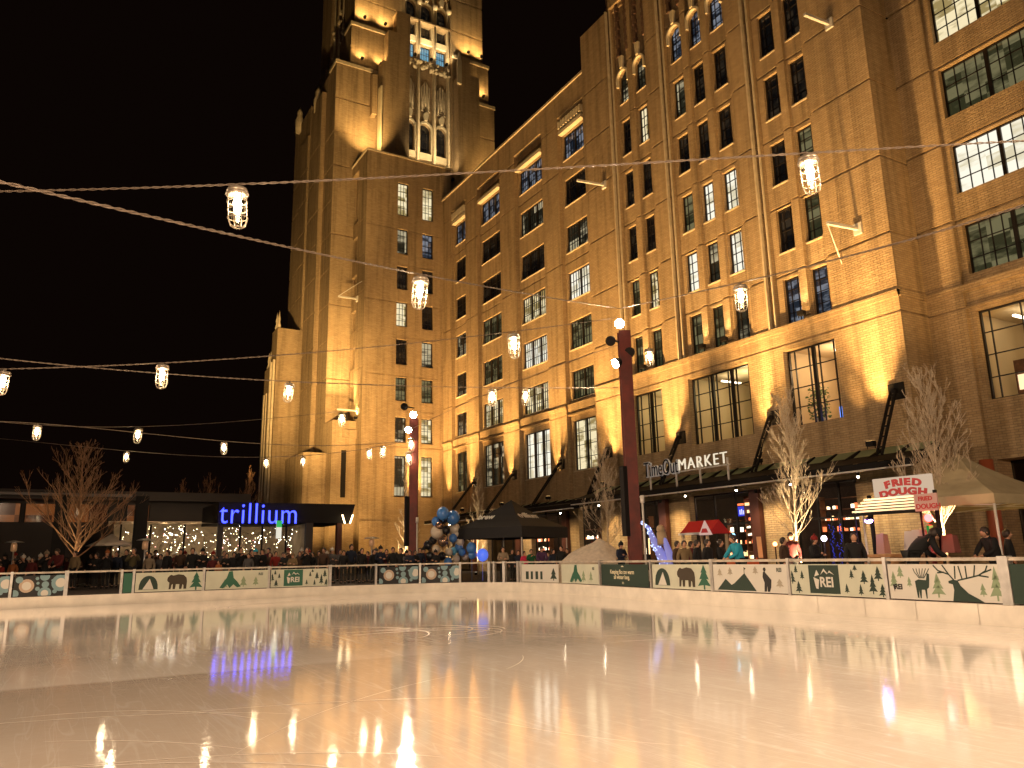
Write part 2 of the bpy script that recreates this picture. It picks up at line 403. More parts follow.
# ribs and zigzag terracotta above the arches
for a, b in ((32.57, 35.98), (26.07, 31.13), (21.47, 24.73)):
    n = max(3, int((b-a)/.8))
    for i in range(n+1):
        m = MB(); u = a+(b-a)*i/n
        for k in range(26):
            z = 33.1+k*.33; w = .09 if k % 2 else .15
            m.hexa([FA(u-w, z, .1), FA(u+w, z, .1), FA(u+w, z, .295), FA(u-w, z, .295), FA(u-w, z+.3, .1), FA(u+w, z+.3, .1), FA(u+w, z+.3, .295), FA(u-w, z+.3, .295)])
        m.build('terracotta_rib', darkbrick, bld)
for bx, (a, b) in enumerate(W2ND): window(bld, FA, a, b, 6.97, 10.58, .4, 2 if b-a < 3 else 3, 3, 4, glass, ends=.28, sill=True)
# ---- section B: the long wing, X = 29.75
FB = faceX(29.75)
zB = [11.78, 15.3, 18.88, 22.45, 26.03, 29.65]; tB = [13.8, 17.35, 20.95, 24.45, 28.1, 31.65]
colsB = [(58.75, 61.05), (52.45, 55.95), (45.9, 49.45), (40.4, 43.1)]
R = []
for a, b in colsB: R.append((a-.3, b+.3, 4.9, 33.2, .32))
R += [(39, 63.2, z-.06, z+.06, .13, 'add') for z in (14.55, 21.7, 28.8, 32.6)]
R += [(39, 63.2, 11.3, 11.42, -.1), (39, 63.2, 11.18, 11.3, -.05), (39, 63.2, 10.7, 10.78, .06)]
for a, b in colsB:
    R.append((a-.3, b+.3, 11.0, 11.5, .1))
    for z0, z1 in zip(zB, tB): R.append((a, b, z0, z1, .62, True))
    R.append((a, b, 6.95, 10.35, .62, True))
SHOPB = [(39.05, 42.45), (44.1, 48.4), (50.1, 55.0), (57.2, 62.4)]
for a, b in SHOPB: R.append((a, b, GZ, 4.35, .5, True))
relief('wall', FB, 39.0, 63.2, GZ, 35.0, R, brick, bld)
m = MB(); m.box(29.65, 32, 39.02, 63.2, 35.0, 35.18); m.build('coping', stone, bld)
bl = {(0, 5): P_blue, (1, 5): P_blue, (2, 5): P_blue, (3, 5): P_blue, (2, 4): P_half, (3, 3): P_half, (2, 2): P_lit, (1, 2): P_dim, (3, 2): P_bright, (0, 1): P_half, (1, 1): P_dim, (2, 1): P_bright, (3, 1): P_dim,
      (0, 0): P_half, (1, 0): P_lit, (2, 0): P_lit, (3, 0): P_dim, (0, 2): P_half}
zB2 = list(zip(zB, tB))
for ci, (a, b) in enumerate(colsB):
    un = 2 if b-a < 3 else 3
    for ri, (z0, z1) in enumerate(zB2):
        w = window(bld, FB, a, b, z0, z1, .55, un, 4, 3, bl.get((ci, ri), P_dark))
        if ri == 5:
            s = MB(); s.hexa([FB(a-.1, 31.72, -.06), FB(b+.1, 31.72, -.06), FB(b+.1, 31.72, .5), FB(a-.1, 31.72, .5), FB(a-.1, 32.0, -.06), FB(b+.1, 32.0, -.06), FB(b+.1, 32.0, .5), FB(a-.1, 32.0, .5)])
            if ci in (0, 3):
                for k in range(9):
                    u = a+(b-a)*k/8; s.hexa([FB(u-.09, 32.2, -.1), FB(u+.09, 32.2, -.1), FB(u+.09, 32.2, .31), FB(u-.09, 32.2, .31), FB(u-.09, 32.75, -.1), FB(u+.09, 32.75, -.1), FB(u+.09, 32.75, .31), FB(u-.09, 32.75, .31)])
            s.build('lintel', cream, w)
    window(bld, FB, a, b, 6.95, 10.35, .55, un, 3, 4, [P_dim, P_half, P_bright, P_lit][ci], ends=.25)
# ---- section R: recessed wing nearest the camera, X = 30.9, and the return wall
FR = faceX(30.9); FRet = faceY(18.15)
zR = [(6.98, 10.62), (12.15, 14.3), (15.65, 17.85), (19.1, 21.4), (22.65, 24.95), (26.2, 28.5), (29.8, 32)]
R = [(8.0, 16.62, 4.7, 42, .18)]
R += [(-12, 18.15, z-.06, z+.06, .13, 'add') for z in (14.5, 17.95, 21.5, 25.1)]
R += [(-12, 18.15, 11.6, 11.72, -.1), (-12, 18.15, 11.46, 11.6, -.05), (-12, 18.15, 10.75, 10.83, .06)]
for z0, z1 in zR: R.append((10.9, 16.35, z0, z1, .55, True)); R.append((2.5, 8.0-.4, z0, z1, .55, True))
R.append((2.5, 16.3, GZ, 4.65, 1.1, True))
relief('wall', FR, -12, 18.15, GZ, 42, R, brick, bld)
relief('wall', FRet, 29.0, 30.9, GZ, 42, [(29, 31, z-.05, z+.05, .05) for z in (14.3, 17.77, 21.42, 25.1)]+[(28.86, 31, 11.64, 11.76, -.08), (28.94, 31, 11.5, 11.64, -.06), (29, 31, 10.82, 10.9, .06)], brick, bld)
rl = [None, P_half, P_bright, P_dim, P_lit, P_dark, P_dark]
rl = [glass, P_dim, P_bright, P_dim, P_lit, P_dark, P_dark]
for (z0, z1), p in zip(zR, rl):
    if p is glass: window(bld, FR, 10.9, 16.35, z0, z1, .5, 3, 3, 4, glass, ends=.3)
    else: window(bld, FR, 10.9, 16.35, z0, z1, .5, 3, 4, 3, p)
    window(bld, FR, 2.5, 7.6, z0, z1, .5, 3, 4, 3, P_dim if p is glass else p)
# roofs and back walls close the volume
m = MB(); m.box(31.0, 48, 18.2, 63.0, 34.0, 34.6); m.box(31.95, 48, -11.9, 18.2, 41.5, 42.0)
m.build('roof', blackm, bld)
m = MB(); m.box(47.0, 47.6, -12, 86, GZ, 34.5); m.box(31.0, 47.0, -12.6, -12.0, GZ, 41.5); m.build('wall', brick, bld)

# ---- real rooms behind the tall second-storey windows
room_wall = pbr('room_wall_warm', (.62, .47, .30), .9); room_white = pbr('room_ceiling', (.75, .7, .6), .9)
shelfwood = pbr('shelf_wood', (.22, .1, .05), .6, noise=.3)
tube_glow = glow('office_tube', (1, .86, .6), 7)
def room(a, b, X, z0, z1, depth, power, col=WARM, wallm=None):
    m = MB()
    X0 = X+.05; X1 = X+depth
    m.quad((X1, a, z0), (X1, b, z0), (X1, b, z1), (X1, a, z1)); m.quad((X0, a, z0), (X1, a, z0), (X1, a, z1), (X0, a, z1)); m.quad((X0, b, z0), (X1, b, z0), (X1, b, z1), (X0, b, z1))
    m.quad((X0, a, z0), (X1, a, z0), (X1, b, z0), (X0, b, z0)); m.quad((X0, a, z1), (X1, a, z1), (X1, b, z1), (X0, b, z1))
    r = m.build('room', wallm or room_wall, bld)
    t = MB(); yc = (a+b)/2
    for k in range(max(1, int((b-a)/2.2))):
        yy = a+(b-a)*(k+.5)/max(1, int((b-a)/2.2)); t.box(X0+1.2, X0+2.6, yy-.06, yy+.06, z1-.35, z1-.28)
    t.build('ceiling_tube', tube_glow, r)
    point((X0+1.8, yc, z1-.8), power, col, .3)
    return r
room(32.3, 36.0, 29.45, 6.6, 10.8, 4, 80, (1, .9, .5)); room(25.8, 31.2, 29.45, 6.6, 10.8, 5, 110, (1, .9, .5)); rr = room(20.6, 24.7, 29.45, 6.6, 10.8, 4, 190)
room(9.9, 16.9, 31.45, 6.6, 10.8, 6, 75, (1, .85, .5))
# plant and screens in the window over the canopy
leafm = pbr('house_plant_leaf', (.06, .14, .03), .6)
pt = thing('potted_plant', (30.3, 23.5, 6.97), 'leafy green plant standing inside the lit window above the glass canopy', 'plant')
m = MB(); m.lathe([(.18, 0), (.24, .4)], (30.3, 23.5, 6.97), 10); m.build('pot', white_metal, pt)
m = MB(); r2 = random.Random(5)
for k in range(420):
    th = r2.random()*2*PI; rr_ = .75*math.sqrt(r2.random()); z = 7.35+1.45*r2.random(); c = Vector((30.35+rr_*math.cos(th)*.6, 23.55+rr_*math.sin(th)*.7, z))
    a = Vector((r2.uniform(-1, 1), r2.uniform(-1, 1), r2.uniform(-.5, 1))).normalized()*.16; b = a.orthogonal().normalized()*.05
    m.poly([c, c+a*.5+b, c+a, c+a*.5-b])
m.build('leaves', leafm, pt)
scr = glow('blue_screen', (.12, .3, 1), 2.2)
for k, (y, nm) in enumerate(((22.3, 'left'), (21.8, 'right'))):
    t = thing('monitor', (30.4, y, 6.97), 'blue lit screen on a desk inside the window above the fried dough stall' if k else 'blue lit screen beside the potted plant inside the window', 'screen')
    m = MB(); m.box(30.38, 30.42, y-.22, y+.22, 7.2, 7.75); m.build('screen', scr, t)
    m = MB(); m.box(30.43, 30.47, y-.24, y+.24, 7.18, 7.77); m.box(30.44, 30.48, y-.04, y+.04, 6.97, 7.2); m.box(30.34, 30.54, y-.14, y+.14, 6.97, 6.99); m.build('stand', blackm, t)

t = thing('lit_cabinet', (32.4, 15.4, 6.97), 'warm lit cabinet standing in the tall window at the far right', 'cabinet')
m = MB(); m.box(32.4, 32.8, 15.0, 15.9, 6.97, 8.6); m.build('body', shelfwood, t)
m = MB(); m.box(32.36, 32.395, 15.1, 15.45, 7.9, 8.5); m.box(32.36, 32.395, 15.5, 15.8, 7.4, 8.0); m.build('lit_panes', glow('cabinet_lit', (1, .7, .4), 1.6), t)
t = thing('monitor', (31.9, 14.9, 6.97), 'blue lit screen low in the tall window at the far right', 'screen')
m = MB(); m.box(31.9, 31.94, 14.6, 15.2, 7.1, 7.45); m.build('screen', scr, t); m = MB(); m.box(31.95, 31.99, 14.56, 15.24, 7.06, 7.49); m.box(31.88, 32.06, 14.8, 15.0, 6.97, 6.99); m.box(31.97, 32.0, 14.87, 14.93, 6.98, 7.1); m.build('stand', blackm, t)
# ---- ground floor: shop fronts and the hall behind
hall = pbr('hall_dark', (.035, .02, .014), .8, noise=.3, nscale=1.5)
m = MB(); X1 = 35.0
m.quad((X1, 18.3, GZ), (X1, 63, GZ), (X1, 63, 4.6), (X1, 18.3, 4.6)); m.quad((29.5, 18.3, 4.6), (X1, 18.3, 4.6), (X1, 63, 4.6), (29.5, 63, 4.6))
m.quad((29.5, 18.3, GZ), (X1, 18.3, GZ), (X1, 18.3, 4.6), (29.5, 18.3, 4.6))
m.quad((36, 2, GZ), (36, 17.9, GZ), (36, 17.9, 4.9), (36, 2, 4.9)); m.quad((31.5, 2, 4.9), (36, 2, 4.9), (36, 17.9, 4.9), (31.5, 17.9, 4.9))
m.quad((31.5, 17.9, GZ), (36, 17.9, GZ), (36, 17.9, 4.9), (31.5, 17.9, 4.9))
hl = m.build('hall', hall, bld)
def shopfront(X, a, b, z1, n, nm='shop_front'):
    f = MB()
    for i in range(n+1):
        y = a+(b-a)*i/n; f.box(X-.04, X+.06, y-.04, y+.04, GZ, z1)
    f.box(X-.03, X+.05, a, b, 2.75, 2.83); f.box(X-.03, X+.05, a, b, z1-.08, z1); f.box(X-.03, X+.05, a, b, GZ, GZ+.14)
    s = f.build(nm, bronze, bld)
    g = MB(); g.quad((X+.01, a, GZ), (X+.01, b, GZ), (X+.01, b, z1), (X+.01, a, z1)); g.build('pane', glass, s)
for a, b in SHOPA: shopfront(29.4, a, b, 4.35, 3)
for a, b in SHOPB: shopfront(30.15, a, b, 4.35, 3)
shopfront(31.9, 2.5, 16.3, 4.65, 8)
darksteel = pbr('dark_red_steel', (.09, .03, .02), .5, .2)
for a in (26.45, 33.0, 44.3-.6, 50.4-.6, 56.9):
    m = MB(); X = 28.95 if a < 39 else 29.7; m.box(X-.3, X-.02, a-.28, a+.28, GZ, 4.3); m.build('steel_column', darksteel, bld)
for k, y in enumerate((16.55, 14.4, 11.4)):
    m = MB(); m.tube([(30.6, y, GZ), (30.6, y, 4.65)], .24, 14); m.build('round_column', pbr('column_red_%d' % k, (.42, .1, .04), .5), bld)
# shelving with lit goods, bars of light, inside the hall
goods = [glow('goods_warm', (1, .6, .26), 2.6), glow('goods_pale', (1, .86, .62), 3.0), glow('goods_red', (1, .2, .07), 2.0), glow('goods_blue', (.2, .25, 1), 1.6)]
def shelf(X, y, w, z0, z1, lab, n=5):
    t = thing('lit_shelf', (X, y, GZ), lab, 'shelf', 'lit shelves inside the market hall')
    m = MB(); m.box(X, X+.4, y-w/2-.03, y-w/2, GZ, z1+.1); m.box(X, X+.4, y+w/2, y+w/2+.03, GZ, z1+.1)
    for i in range(n+1):
        z = z0+(z1-z0)*i/n; m.box(X, X+.4, y-w/2, y+w/2, z-.03, z)
    m.build('rack', shelfwood, t)
    for gi in range(3):
        m = MB()
        for i in range(n):
            z = z0+(z1-z0)*i/n; y0 = y-w/2+.05
            while y0 < y+w/2-.12:
                ww = rnd.uniform(.05, .22)
                if rnd.randrange(3) == gi and rnd.random() < .75: m.box(X+.05, X+.12, y0, y0+ww*.8, z, z+(z1-z0)/n*rnd.uniform(.15, .45))
                y0 += ww
        if m.f: m.build('goods', goods[gi], t)
shelf(30.6, 28.6, .6, .7, 4.1, 'tall narrow shelf of lit goods right of the red roofed kiosk', 9)
shelf(32.0, 30.9, 1.3, 1.2, 3.1, 'wide lit shelf behind the red roofed kiosk', 3)
shelf(33.0, 24.9, 2.6, 2.3, 3.9, 'lit bar shelf behind the window left of the fried dough stall', 3)
shelf(33.2, 23.2, 1.2, 1.2, 2.6, 'narrow lit rack near the fried dough stall doorway', 4)
shelf(32.0, 38.5, .7, 1.4, 3.6, 'orange glowing cabinet behind the red steel post', 1)
shelf(33.5, 37.0, .8, 2.2, 3.6, 'small sparkling shelf seen right of the red steel post', 2)
shelf(34.0, 14.6, 2.2, 2.3, 3.9, 'glowing orange shelf in the far right shop window', 3)
shelf(34.0, 12.5, 1.6, 1.5, 3.6, 'lit rack at the far right edge of the shop window', 4)
shelf(33.0, 46.2, 2.8, 1.2, 3.2, 'warm lit counter shelf behind the black canopy tent', 3)
shelf(33.0, 52.5, 2.8, 1.2, 3.2, 'warm lit shelf behind the blue balloon column', 3)
for k, (X_, y, lab) in enumerate(((29, 43.2, 'beside the wing'), (29, 37.5, 'behind the small tree'), (29, 32.0, 'left of the kiosk'), (29, 25.4, 'behind the slim tree'), (29, 20.2, 'behind the fried dough stall'), (29.75, 49.3, 'behind the black tent'), (29.75, 56.1, 'behind the balloons'))):
    t = thing('pier_lamp', (X_-1.3, y, 4.0), 'small lamp under the canopy lighting the brick pier '+lab, 'lamp'); m = MB(); m.lathe([(.06, 0), (.08, .14), (.03, .16)], (X_-1.3, y, 4.02), 8); m.build('housing', blackm, t)
    spot((X_-1.3, y, 3.98), (X_-.1, y, 1.6), 330, (1, .68, .32), 110, .9, .05)
t = thing('menu_board', (31.2, 29.0, 3.3), 'blue lit menu board hanging inside the hall over the red roofed kiosk', 'sign')
m = MB(); m.box(31.2, 31.26, 27.8, 30.1, 3.25, 3.75); m.build('board', glow('board_blue', (.06, .07, .75), 1.0), t)
m = MB()
for k in range(16): y = 27.95+k*.12; m.box(31.17, 31.195, y, y+.05, 3.33, 3.33+rnd.uniform(.12, .3))
m.build('bars', glow('board_white', (.5, .5, 1), 2.0), t)
m = MB(); m.box(31.2, 31.26, 27.6, 30.1, 3.8, 3.9); m.build('top_strip', goods[2], t)
for y in (23, 29, 35, 41, 47, 53, 59): point((32.0, y, 4.1), 75, WARM, .12)
point((33.5, 14, 4.2), 30, (1, .5, .2), .12)
# ---- canopy over the shops
panel_g, N_, L_ = newmat('pale_green_panel')
o_ = N_.new('ShaderNodeOutputMaterial'); d_ = N_.new('ShaderNodeBsdfDiffuse'); t_ = N_.new('ShaderNodeBsdfTranslucent'); x_ = N_.new('ShaderNodeMixShader')
d_.inputs[0].default_value = t_.inputs[0].default_value = (.5, .58, .34, 1); x_.inputs[0].default_value = .65; L_.new(d_.outputs[0], x_.inputs[1]); L_.new(t_.outputs[0], x_.inputs[2]); L_.new(x_.outputs[0], o_.inputs[0])
def canopy(X0, zi, zo, y0, y1, name):
    m = MB(); th = .12
    can = bpy.data.objects.new('canopy', None); C.objects.link(can); can.parent = bld; can['_o'] = (29, 38, GZ)
    n = int(round((y1-y0)/1.15))
    for i in range(n+1):                                       # cantilever ribs
        m = MB(); y = y0+(y1-y0)*i/n
        m.hexa([(X0-.02, y-.05, zi-.38), (X0-.02, y+.05, zi-.38), (27.0, y+.05, zo-.02), (27.0, y-.05, zo-.02), (X0-.02, y-.05, zi), (X0-.02, y+.05, zi), (27.0, y+.05, zo+.26), (27.0, y-.05, zo+.26)])
        m.build('rib', blackm, can)
    for i in range(n):
        ya, yb = y0+(y1-y0)*i/n+.12, y0+(y1-y0)*(i+1)/n-.12; q = MB(); q.quad((X0-.05, ya, zi-.03), (X0-.05, yb, zi-.03), (X0-.75, yb, zi-.03-.37*(zi-zo)), (X0-.75, ya, zi-.03-.37*(zi-zo))); q.build('light_panel', panel_g, can)
    g = MB()
    xg = X0-.78; zg = zi+.03-.38*(zi-zo); g.quad((xg, y0-.1, zg), (xg, y1+.1, zg), (26.9, y1+.1, zo+.32), (26.9, y0-.1, zo+.32)); g.build('roof_glass', blackm, can)
    s = MB(); s.box(26.85, 26.99, y0-.15, y1+.15, zo+.06, zo+.3); s.build('fascia', blackm, can)
    s = MB(); s.box(26.82, 26.97, y0-.15, y1+.15, zo, zo+.055); s.build('front_edge', white_metal, can)
    l = MB()
    return can
cans = [canopy(28.95, 5.45, 4.35, 17.3, 38.9, 'a'), canopy(29.7, 5.1, 4.15, 39.1, 60.5, 'b')]
# canopy downlights
dl = glow('downlight_glow', (1, .85, .6), 70)
for k, y in enumerate((19.6, 22.9, 26.0, 29.4, 33.4, 36.6, 40.6, 44.5, 48.5, 52.4, 56.4)):
    t = thing('canopy_lamp', (27.05, y, 4.3), None, 'lamp', 'small round lamps under the canopy edge')
    t['label'] = 'small white lamp under the front edge of the glass canopy'
    z = 4.30 if y < 39 else 4.1
    m = MB(); m.lathe([(.05, 0), (.07, .1), (.03, .14)], (27.1, y, z-.1), 10); m.build('housing', blackm, t)
    m = MB(); m.ball((27.1, y, z-.12), .045, 6); m.build('bulb', dl, t)
    spot((27.1, y, z-.2), (28.6, y, 0), 260, WHITE, 120, .9, .05)
# struts from wall plates down to the canopy
for k, (y, z, X) in enumerate(((18.75, 7.6, 29.0), (25.1, 7.55, 29), (31.45, 7.5, 29), (37.9, 7.5, 29), (44.2, 7.5, 29.75), (50.6, 7.4, 29.75), (57.0, 7.4, 29.75))):
    s = MB(); s.box(X-.07, X-.003, y-.34, y+.34, z-.34, z+.34); s.box(X-.3, X-.07, y-.08, y+.08, z-.1, z+.1)
    zf = 5.05 if X == 29 else 4.85
    for dy in (-.11, .11): s.bar((X-.25, y+dy, z), (27.35, y+dy, zf-.1), .07, .1)
    for q in range(6):
        f = (q+.5)/6; p = Vector((X-.25, y, z)).lerp(Vector((27.35, y, zf)), f); s.box(p.x-.03, p.x+.03, y-.11, y+.11, p.z-.03, p.z+.03)
    s.build('canopy_strut', blackm, bld)
# ---- market sign on posts over the canopy
sg = thing('market_sign', (27.0, 29.2, 4.7), 'illuminated metal market lettering standing on posts above the glass canopy', 'sign')
m = MB()
for y in (31.9, 29.9, 28.2, 26.35): m.box(27.02, 27.09, y-.04, y+.04, 4.65, 5.75)
m.box(27.02, 27.07, 26.2, 32.2, 5.38, 5.44); m.build('posts', white_metal, sg)
sgw = glow('sign_white', (1, .86, .62), .9); sgo = pbr('sign_letter_grey', (.5, .47, .45), .4, .3, emit=(.8, .75, .7), es=.12)
text_mesh('lettering', 'MARKET', .80, sgw, sg, (26.98, 29.66, 5.47), (0, -1, 0), .03, bold=-.008, spacing=1.17)
text_mesh('lettering', 'TimeOut', 1.12, sgo, sg, (27.0, 32.28, 5.36), (0, -1, 0), .05, bold=.03, sx=.62, spacing=1.03)
text_mesh('lettering', 'TimeOut', 1.12, blackm, sg, (26.93, 32.26, 5.37), (0, -1, 0), .02, bold=-.014, sx=.62, spacing=1.03)

# ---- wall washers: real fittings standing on the canopy and the cornice
fit = thing('wall_washer', (0, 0, 0), 'black floodlight standing on the canopy aimed up at the brick pier', 'floodlight', 'floodlights washing the brick piers')
fit['_o'] = (0, 0, 0)
m = MB(); m.box(-.12, .12, -.16, .16, .1, .3); m.bar((0, -.17, 0), (0, -.17, .22), .03); m.bar((0, .17, 0), (0, .17, .22), .03); m.build('housing', blackm, fit)
m = MB(); m.box(-.09, .09, -.13, .13, .302, .31); m.build('lens', glow('washer_lens', SOD, 3), fit)
spots = []
WASH = 1.0
def washer(x, y, z, tgt, power, ang=70, first=[True], lab=None, col=SOD):
    if first[0]: o = fit; first[0] = False
    else: o = copy_tree(fit)
    o.location = (x, y, z)
    if lab: o['label'] = lab
    spot((x, y, z+.36), tgt, power*WASH, col, ang, .9, .08)
# ================================================================ tower with its lower block
tw = thing('brick_tower', (29, 70, GZ), 'tall floodlit buff brick tower with arched upper windows and stepped buttresses', 'tower')
FAn = faceY(63.2); FAs = faceX(22.1); FT = faceY(67.5); FW = faceX(20.2)
zAn = [6.7, 11.4, 15.1, 18.4, 21.95, 25.45, 28.9, 32.7]; tAn = [10.2, 13.6, 17.2, 20.7, 24.2, 27.65, 31.3, 35.95]
cAn = [(25.15, 26.2), (27.65, 28.75)]
R = [(22.1, 30.6, z-.05, z+.05, .07) for z in (31.2, 24.1, 17.3, 10.95)]+[(24.9, 28.95, z-.04, z+.04, .04) for z in (27.8, 20.9, 14.2)]+[(22.1, 30.6, 4.4, 4.6, -.08)]
for a, b in cAn:
    R.append((b+.7, b+.78, 4.6, 38, .04))
    for z0, z1 in zip(zAn, tAn): R.append((a, b, z0, z1, .35, True))
relief('wall', FAn, 22.1, 30.6, GZ, 38.5, R, brick2, tw)
la = {(0, 0): P_half, (1, 0): P_lit, (0, 1): P_half, (1, 1): P_lit, (0, 2): P_dim, (1, 2): P_dim, (0, 3): P_dark, (1, 3): P_half, (0, 4): P_lit, (1, 4): P_dark, (0, 5): P_dark, (1, 5): P_dark, (0, 6): P_half, (1, 6): P_blue, (0, 7): P_lit, (1, 7): P_lit}
for ci, (a, b) in enumerate(cAn):
    for ri, (z0, z1) in enumerate(zip(zAn, tAn)): window(tw, FAn, a, b, z0, z1, .3, 1, 3, 4, la[(ci, ri)], sill=True)
R = [(65.4, 67.5, 13.0, 37.5, .5)]
for z0, z1 in zip(zAn[2:], tAn[2:]): R.append((65.7, 67.2, z0, z1, .9, True))
R += [(63.2, 65.4, z-.06, z+.06, .08) for z in (17.9, 21.4, 24.9, 28.4, 31.9)]
R += [(65.4, 67.5, z-1.6, z-.1, .25) for z in zAn[2:]]
relief('wall', FAs, 63.2, 67.5, GZ, 38.5, R, brick2, tw)
for z0, z1 in zip(zAn[2:], tAn[2:]): window(tw, FAs, 65.7, 67.2, z0, z1, .8, 1, 3, 4, P_dark, sill=False)
m = MB(); m.box(22.2, 30.5, 63.3, 67.5, 38.0, 38.4); m.build('roof', blackm, tw)
m = MB(); m.box(22.0, 30.7, 63.1, 63.35, 38.5, 38.65); m.box(22.0, 22.25, 63.35, 67.5, 38.5, 38.65); m.build('coping', stone, tw)
# base block with the slit window
m = MB(); m.box(20.0, 22.1-.003, 64.6, 67.45, GZ, 13.2); m.box(18.0, 20.0, 66.0, 72, GZ, 10.5); m.box(20.9, 22.35, 64.4, 64.598, 11.7, 12.4); b0 = m.build('base_block', brick2, tw)
m = MB(); m.box(20.85, 21.25, 64.5, 64.595, 6.6, 10.6); m.build('slit_window', blackm, tw)
# main shaft: front
ZT = 76
R = [(27.5, 32.9, 40.9, ZT, 1.0)]
R += [(20.2, 27.5, z-.08, z+.08, .08) for z in (17.5, 24.5, 31.5, 38.6, 42.2, 45.8)]+[(32.9, 38, z-.08, z+.08, .08) for z in (38.6, 42.2, 45.8, 49.6)]
ach = [(27.75, 28.95), (29.55, 30.8), (31.4, 32.6)]
for a, b in ach:
    R.append((a, b, 40.95, 41.9, 1.5, True)); R.append((a, b, 42.75, 46.2, 1.5, True)); R.append((a, b, 53.7, 55.5, 1.5, True)); R.append((a, b, 56.3, 60.6, 1.5, True))
relief('wall', FT, 20.2, 38.0, GZ, 49.6, [r for r in R if r[2] < 49], brick2, tw, skirt=2)
relief('wall', faceY(67.5), 21.6, 37.3, 49.6, 54.4, [(27.5, 32.9, 49, ZT, 1.0)]+[r for r in R if r[2] > 50], brick2, tw, skirt=2)
relief('wall', faceY(67.8), 22.0, 36.8, 54.4, ZT, [(27.5, 32.9, 49, ZT, .7)]+[(a, b, c, d, 1.2, True) for a, b, c, d in ([(a, b, 53.7, 55.5) for a, b in ach]+[(a, b, 56.3, 60.6) for a, b in ach])]+[(22, 36.8, z-.08, z+.08, .07) for z in (58, 62, 66)], brick2, tw, skirt=2)
for bb in ((20.1, 27.4, 67.4, 69.6, 49.6, 49.95), (33.0, 38.1, 67.4, 69.6, 49.6, 49.95), (21.5, 27.45, 67.35, 69.6, 54.4, 54.75), (32.95, 37.4, 67.35, 69.6, 54.4, 54.75), (27.5, 32.9, 67.9, 68.5, 40.9, 40.98)):
    m = MB(); m.box(*bb); m.build('setback_cap', stone, tw)
for a, b in ach:
    window(tw, FT, a, b, 40.98, 41.9, 1.42, 1, 4, 1, P_lit, sill=False)
    for zs, zt, pn in ((42.75, 46.2, P_dark), (56.3, 60.6, P_dark)):
        w = window(tw, FT, a, b, zs, zt, 1.42, 1, 3, 4, pn, sill=False)
        am = MB(); arch_fill(am, FT, a, b, zt-(b-a)/2-.04, zt+.004, .99, 1.35); am.build('arch_head', brick2, w)
        rm = MB(); arch_ring(rm, FT, (a+b)/2, (b-a)/2, .2, zt-(b-a)/2-.04, zs+.0, .78, .99)
        rm.prism([((a+b)/2-.15, zt+.2), ((a+b)/2+.15, zt+.2), ((a+b)/2+.28, zt+.9), ((a+b)/2, zt+1.25), ((a+b)/2-.28, zt+.9)], FT, .6, .95)
        rm.build('arch_moulding', cream, w)
        sl = MB(); sl.prism([(a-.1, zs-.75), (b+.1, zs-.75), (b+.1, zs-.05), (a-.1, zs-.05)], FT, .8, .985); sl.build('spandrel', cream, w)
    window(tw, FT, a, b, 53.75, 55.5, 1.42, 1, 4, 2, P_cyan, sill=False)
# slender shafts between the arches, fluted panels and the carved band
m = MB()
for u in (27.6, 29.25, 31.1, 32.75):
    m.prism([(u-.14, 41), (u+.14, 41), (u+.14, 61.5), (u-.14, 61.5)], FT, .55, .985)
    m.tube([FT(u, 41, .5), FT(u, 62, .5)], .09, 6)
for a, b in ach:
    uc = (a+b)/2
    m.prism([(uc-.5, 47.6), (uc+.5, 47.6), (uc+.5, 50.4), (uc, 51.2), (uc-.5, 50.4)], FT, .88, .985)
    m.tube([FT(uc-.32, 47.6, .86), FT(uc-.32, 50.6, .86)], .06, 5); m.tube([FT(uc+.32, 47.6, .86), FT(uc+.32, 50.6, .86)], .06, 5); m.tube([FT(uc, 47.6, .86), FT(uc, 51.1, .86)], .06, 5)
m.build('stone_shafts', stone, tw)
m = MB(); r3 = random.Random(9)
for k in range(70):
    u = r3.uniform(27.5, 32.9); z = 52.5+r3.uniform(-.35, .55); m.ball(FT(u, z, .45+r3.uniform(-.25, .2)), r3.uniform(.12, .26), 5)
for k in range(4):
    m.ball(FT([27.6, 29.25, 31.1, 32.75][k], 60.3, .45), .3, 6, (1, 1, 1.4))
m.build('carved_band', cream, tw)
# unlit stepped buttresses in front of the recess
m = MB()
for (a, b, z) in ((24.5, 25.1, 50.5), (25.1, 26.0, 54.2), (26.0, 27.45, 56.8)): m.box(a, b, 66.2, 67.49, 38.4, z)
m.build('buttress', brick2, tw); m = MB()
for (a, b, z) in ((32.95, 33.4, 51.5), (33.4, 34.4, 54.0), (34.4, 35.5, 52.0)): m.box(a, b, 66.2, 67.49, 34.8, z)
m.build('buttress', brick2, tw)
m = MB(); m.prism([(32.78, 50.4), (33.25, 50.4), (33.25, 53.0), (33.0, 54.2), (32.78, 53.0)], faceY(65.9), 0, .28); m.box(24.3, 24.48, 66.0, 66.8, 38.4, 47.5); m.build('finial', cream, tw)
# small buttress on the left strip
m = MB(); m.box(23.7, 24.2, 66.7, 67.49, 44.6, 49.0); m.build('hanging_pilaster', brick2, tw)
